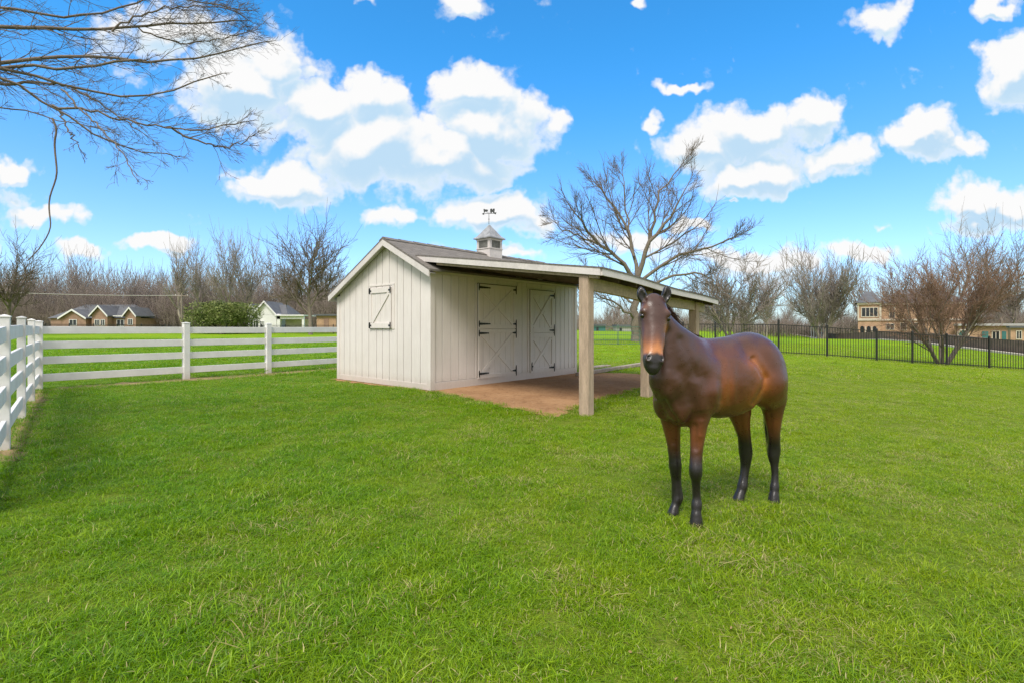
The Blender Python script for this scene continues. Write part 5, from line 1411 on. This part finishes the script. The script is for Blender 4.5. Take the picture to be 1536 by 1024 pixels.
# gazebo
gq = House('gazebo', 'small pale gazebo with an arched canopy beyond the metal fence', 1229, 88, 'gazebo')
r0 = abs(gq.X(1241) - gq.X(1217)) / 2
gq_prof = [(r0 * math.cos(a) + .02, gq.Zp(484.5) + (gq.Zp(475.5) - gq.Zp(484.5)) * math.sin(a)) for a in np.linspace(0, PI / 2, 7)]
MB().lathe((0, 0, 0), [(r0 * .97, gq.Zp(485.2))] + gq_prof, 10).build('canopy', MAT['pale_stone'], gq.e)
for k in range(6):
    a = k * PI / 3 + .3; MB().tube([(r0 * .85 * math.cos(a), r0 * .85 * math.sin(a), -.3), (r0 * .85 * math.cos(a), r0 * .85 * math.sin(a), gq.Zp(485))], .09, 6).build('post', MAT['white_far'], gq.e)
MB().lathe((0, 0, -.2), [(r0, 0), (r0, .35)], 10).build('floor', MAT['pale_stone'], gq.e)

# long dark wall with a pale kerb that recedes along the far side of the right lawn
WL = [(43.6, 40), (44, 44), (45.6, 53), (47, 59), (49, 68), (53, 85), (61, 114)]
e = empty('garden_wall', (WL[2][0], WL[2][1], gz(*WL[2]))); tag(e, 'long low dark stone wall with pale kerb beyond the right lawn', 'wall'); og = Vector(e.location)
for nm, dx, hgt_, wd, mt in (('wall', 1.2, 1.15, .5, MAT['stone']), ('kerb', .45, .16, .5, MAT['pale_stone'])):
    mb = MB()
    for a, b in zip(WL[:-1], WL[1:]):
        A = Vector((a[0] + dx, a[1], gz(*a) - .2)) - og; Bq = Vector((b[0] + dx, b[1], gz(*b) - .2)) - og; h2 = (hgt_ + .2)
        c = []
        for z in (0, h2):
            for q, sg in ((A, -1), (A, 1), (Bq, 1), (Bq, -1)): c.append((q.x + sg * wd / 2, q.y, q.z + z))
        mb.hexa(c)
    mb.build(nm, mt, e)
for lb, px0, px1, y, py0, mt in (('long teal shed roofline far beyond the wire fence', 890, 908, 118, 486, MAT['teal']), ('grey flat shed far beyond the wire fence beside the large trunk', 925, 951, 116, 487, MAT['wire'])):
    b = House('far_shed', lb, (px0 + px1) / 2, y, 'shed'); b.box('wall', px0, px1, -.4, b.Zp(py0 + 3), 0, 4, mt); b.box('roof', px0 - 1, px1 + 1, b.Zp(py0 + 3) + .01, b.Zp(py0), -.4, 4.4, MAT['slate']); b.box('door', px0 + 4, px0 + 8, 0, b.Zp(py0 + 5), -.06, -.002, MAT['glass'])

# ------------------------------------------------------------------ sky, sun, camera
SUN = Vector((-.20, -.55, .81)).normalized()
el = math.asin(SUN.z); az = math.atan2(SUN.x, SUN.y)
W = bpy.data.worlds.new('World'); scene.world = W; W.use_nodes = True
t = NT(W.node_tree); out = t.n('ShaderNodeOutputWorld'); bg = t.n('ShaderNodeBackground'); t.l(bg.outputs[0], out.inputs[0]); bg.inputs[1].default_value = .15
sky = t.n('ShaderNodeTexSky', sky_type='NISHITA'); sky.sun_disc = False; sky.sun_elevation = el; sky.sun_rotation = az; sky.altitude = 0; sky.air_density = 1.0; sky.dust_density = .6; sky.ozone_density = 2.0
# cumulus: placed by direction (tangent of bearing east of north, tangent of height), broken up by noise
def cloud_field(name, blobs):
    g = bpy.data.node_groups.new(name, 'ShaderNodeTree')
    g.interface.new_socket('P', in_out='INPUT', socket_type='NodeSocketVector'); g.interface.new_socket('D', in_out='OUTPUT', socket_type='NodeSocketFloat'); g.interface.new_socket('S', in_out='OUTPUT', socket_type='NodeSocketFloat')
    c = NT(g); gi = c.n('NodeGroupInput'); go_ = c.n('NodeGroupOutput')
    nz = c.n('ShaderNodeTexNoise', noise_dimensions='2D'); nz.inputs['Scale'].default_value = 8; nz.inputs['Detail'].default_value = 4; nz.inputs['Roughness'].default_value = .6
    c.l(gi.outputs[0], nz.inputs['Vector'])
    v = c.vmath('SUBTRACT', nz.outputs['Color'], (.5, .5, .5)); v = c.vmath('MULTIPLY', v.outputs[0], (.11, .09, 0)).outputs[0]
    p = c.vmath('ADD', gi.outputs[0], v).outputs[0]
    cur = None
    for (px, py, rx, ry, wgt) in blobs:
        rx *= 1.25; ry *= 1.25
        mp = c.n('ShaderNodeMapping', vector_type='TEXTURE'); mp.inputs['Location'].default_value = ((px - CX) / F, (YH - py) / F, 0); mp.inputs['Scale'].default_value = (rx / F, ry / F, 1)
        c.l(p, mp.inputs['Vector']); gr = c.n('ShaderNodeTexGradient', gradient_type='SPHERICAL'); c.l(mp.outputs[0], gr.inputs['Vector'])
        v = gr.outputs['Fac']
        if wgt < .95: v = c.math('MULTIPLY', v, wgt)
        cur = v if cur is None else c.math('MAXIMUM', cur, v)
    fn = c.n('ShaderNodeTexNoise', noise_dimensions='2D'); fn.inputs['Scale'].default_value = 9; fn.inputs['Detail'].default_value = 8; fn.inputs['Roughness'].default_value = .63
    c.l(gi.outputs[0], fn.inputs['Vector'])
    lo = c.n('ShaderNodeTexNoise', noise_dimensions='2D'); lo.inputs['Scale'].default_value = 9; lo.inputs['Detail'].default_value = 1.6; lo.inputs['Roughness'].default_value = .5
    c.l(gi.outputs[0], lo.inputs['Vector']); c.l(c.math('MULTIPLY_ADD', lo.outputs['Fac'], 1.1, c.math('MULTIPLY', cur, 1.7)), go_.inputs[1])
    vo = c.n('ShaderNodeTexVoronoi', voronoi_dimensions='2D', feature='F1'); vo.inputs['Scale'].default_value = 22; vo.inputs['Detail'].default_value = 1; vo.inputs['Roughness'].default_value = .55
    c.l(p, vo.inputs['Vector'])
    r = c.math('ADD', c.math('MULTIPLY', cur, 1.7), c.math('MULTIPLY_ADD', fn.outputs['Fac'], 1.3, -.93)); r = c.math('ADD', r, c.math('MULTIPLY_ADD', vo.outputs['Distance'], -.45, .20))
    c.l(r, go_.inputs[0]); return g
CLOUDS = [  # (px, py, half width, half height, weight): the clouds of the photograph as bearings
    (470, 170, 105, 62, 1.1), (560, 215, 150, 85, 1.2), (700, 130, 75, 52, 1.1), (745, 190, 95, 70, 1.1), (650, 240, 170, 55, 1.0), (430, 280, 85, 45, 1.0), (825, 180, 26, 34, .8),
    (345, 130, 100, 80, .95), (560, 150, 80, 50, .9), (250, 60, 150, 60, .6), (420, 95, 75, 50, .85), (585, 322, 60, 20, .8), (740, 318, 95, 38, .95), (790, 335, 50, 30, .8),
    (1130, 205, 115, 55, 1.15), (1215, 180, 60, 42, 1.0), (1050, 225, 62, 42, .9), (1255, 235, 55, 36, .9), (1120, 262, 115, 36, .95), (1385, 205, 62, 42, .95), (1440, 222, 40, 24, .8),
    (1325, 30, 62, 34, .9), (1520, 110, 50, 75, 1.0), (1495, 10, 40, 18, .8), (1460, 300, 85, 34, 1.0), (1530, 310, 60, 40, .9), (1470, 335, 60, 26, .8),
    (705, 10, 55, 22, .8), (545, 5, 30, 14, .6), (960, 10, 22, 10, .7), (1030, 132, 38, 10, .7), (990, 190, 18, 18, .7),
    (240, 365, 75, 17, .9), (60, 325, 75, 22, .85), (25, 262, 45, 26, .85), (120, 378, 45, 16, .8), (20, 300, 60, 30, .6),
    (1130, 392, 150, 24, .85), (1290, 378, 75, 18, .8), (1150, 415, 70, 22, .6), (1050, 340, 42, 12, .8), (960, 370, 90, 22, .7), (1100, 300, 30, 6, .6), (780, 380, 40, 14, .7), (1330, 330, 20, 8, .4),
    (640, 395, 200, 20, .35), (-300, 200, 200, 90, 1.0), (1900, 200, 200, 80, 1.0), (-150, 350, 160, 40, .8), (1800, 380, 160, 40, .8), (500, -250, 200, 90, 1.0), (1300, -300, 220, 80, 1.0)]
tc = t.n('ShaderNodeTexCoord'); sx = t.n('ShaderNodeSeparateXYZ'); t.l(tc.outputs['Generated'], sx.inputs[0])
yy = t.math('MAXIMUM', t.math('ABSOLUTE', sx.outputs[1]), .05)
TX = t.math('DIVIDE', sx.outputs[0], yy)
cb = t.n('ShaderNodeCombineXYZ'); t.l(TX, cb.inputs[0]); t.l(t.math('DIVIDE', sx.outputs[2], yy), cb.inputs[1])
cb2 = t.vmath('ADD', cb.outputs[0], (-.010, .036, 0)).outputs[0]
skyc = t.n('ShaderNodeHueSaturation'); t.l(sky.outputs[0], skyc.inputs['Color']); skyc.inputs['Saturation'].default_value = 1.08
tint = t.mix(1.0, skyc.outputs[0], t.mix(t.maprange(sx.outputs[2], .10, .50), t.mix(t.maprange(sx.outputs[2], .0, .12), (.56, .70, .92), (.74, .93, 1.18)), (.30, 1.04, 1.36)), 'MULTIPLY')
def background(col):
    b_ = t.n('ShaderNodeBackground'); b_.inputs[1].default_value = .15; t.l(col, b_.inputs[0]); return b_.outputs[0]
def column(x0, x1):
    bl = [q for q in CLOUDS if q[0] + q[2] * 1.25 + 75 > x0 and q[0] - q[2] * 1.25 - 75 < x1]
    grp = cloud_field('cumulus', bl)
    def dens(vec):
        nd = t.n('ShaderNodeGroup'); nd.node_tree = grp; t.l(vec, nd.inputs[0]); return nd.outputs
    d0 = dens(cb.outputs[0]); d1 = dens(cb2)
    alpha = t.maprange(d0[0], -.13, .46); lit = t.maprange(t.math('SUBTRACT', d0[1], d1[1]), -.16, .34); thick = t.maprange(d0[1], .9, 1.7)
    lit = t.math('MAXIMUM', lit, t.maprange(d0[0], .52, .10, 0, .75))
    under = t.mix(thick, (3.5, 4.1, 4.55), (2.5, 3.5, 4.4))
    return background(t.mix(alpha, tint, t.mix(lit, under, (4.6, 4.6, 4.6))))
EDG = [-2500, 60, 330, 520, 700, 900, 1120, 1320, 1480, 5000]
def tree_of(i, j):
    if j - i == 1: return column(EDG[i], EDG[j])
    m = (i + j) // 2; ms = t.n('ShaderNodeMixShader'); t.l(t.math('GREATER_THAN', TX, (EDG[m] - CX) / F), ms.inputs[0])
    t.l(tree_of(i, m), ms.inputs[1]); t.l(tree_of(m, j), ms.inputs[2]); return ms.outputs[0]
# overcast added out of view, overhead and behind the viewer, for whiter fill light
n5 = t.noise(tc.outputs['Generated'], 2.2, 5, .6)
cover = t.math('MAXIMUM', t.maprange(sx.outputs[1], .25, -.05), t.maprange(sx.outputs[2], .62, .80))
oc = t.math('MULTIPLY', cover, t.maprange(n5, .30, .44))
ms = t.n('ShaderNodeMixShader'); t.l(oc, ms.inputs[0]); t.l(tree_of(0, len(EDG) - 1), ms.inputs[1]); t.l(background(t.mix(t.maprange(n5, .4, .7), (5.2, 5.1, 4.95), (4.2, 4.3, 4.4))), ms.inputs[2])
t.l(ms.outputs[0], out.inputs[0]); t.t.nodes.remove(bg)
W.cycles.sampling_method = 'MANUAL'; W.cycles.sample_map_resolution = 512

L = bpy.data.lights.new('sun', 'SUN'); L.energy = 2.5; L.angle = math.radians(22); L.color = (1, .95, .87)
so = bpy.data.objects.new('sun', L); COL.objects.link(so); so.rotation_euler = SUN.to_track_quat('Z', 'Y').to_euler(); so.location = (0, 0, 30)
cam = bpy.data.cameras.new('camera'); co = bpy.data.objects.new('camera', cam); COL.objects.link(co); scene.camera = co
co.location = (0, 0, CAMZ); co.rotation_euler = (PI / 2, 0, 0); cam.sensor_width = 36; cam.lens = F / 1536 * 36; cam.shift_y = -(512 - YH) / 1536; cam.clip_start = .05; cam.clip_end = 5000
scene.view_settings.view_transform = 'Standard'; scene.view_settings.look = 'None'; scene.view_settings.gamma = 1; scene.view_settings.exposure = .5
scene.cycles.use_denoising = True; scene.cycles.denoiser = 'OPENIMAGEDENOISE'; scene.cycles.denoising_input_passes = 'RGB_ALBEDO_NORMAL'; scene.cycles.denoising_prefilter = 'NONE'; scene.cycles.max_bounces = 4; scene.cycles.diffuse_bounces = 2; scene.cycles.glossy_bounces = 2; scene.cycles.transmission_bounces = 2; scene.cycles.transparent_max_bounces = 4
scene.cycles.sample_clamp_indirect = 6
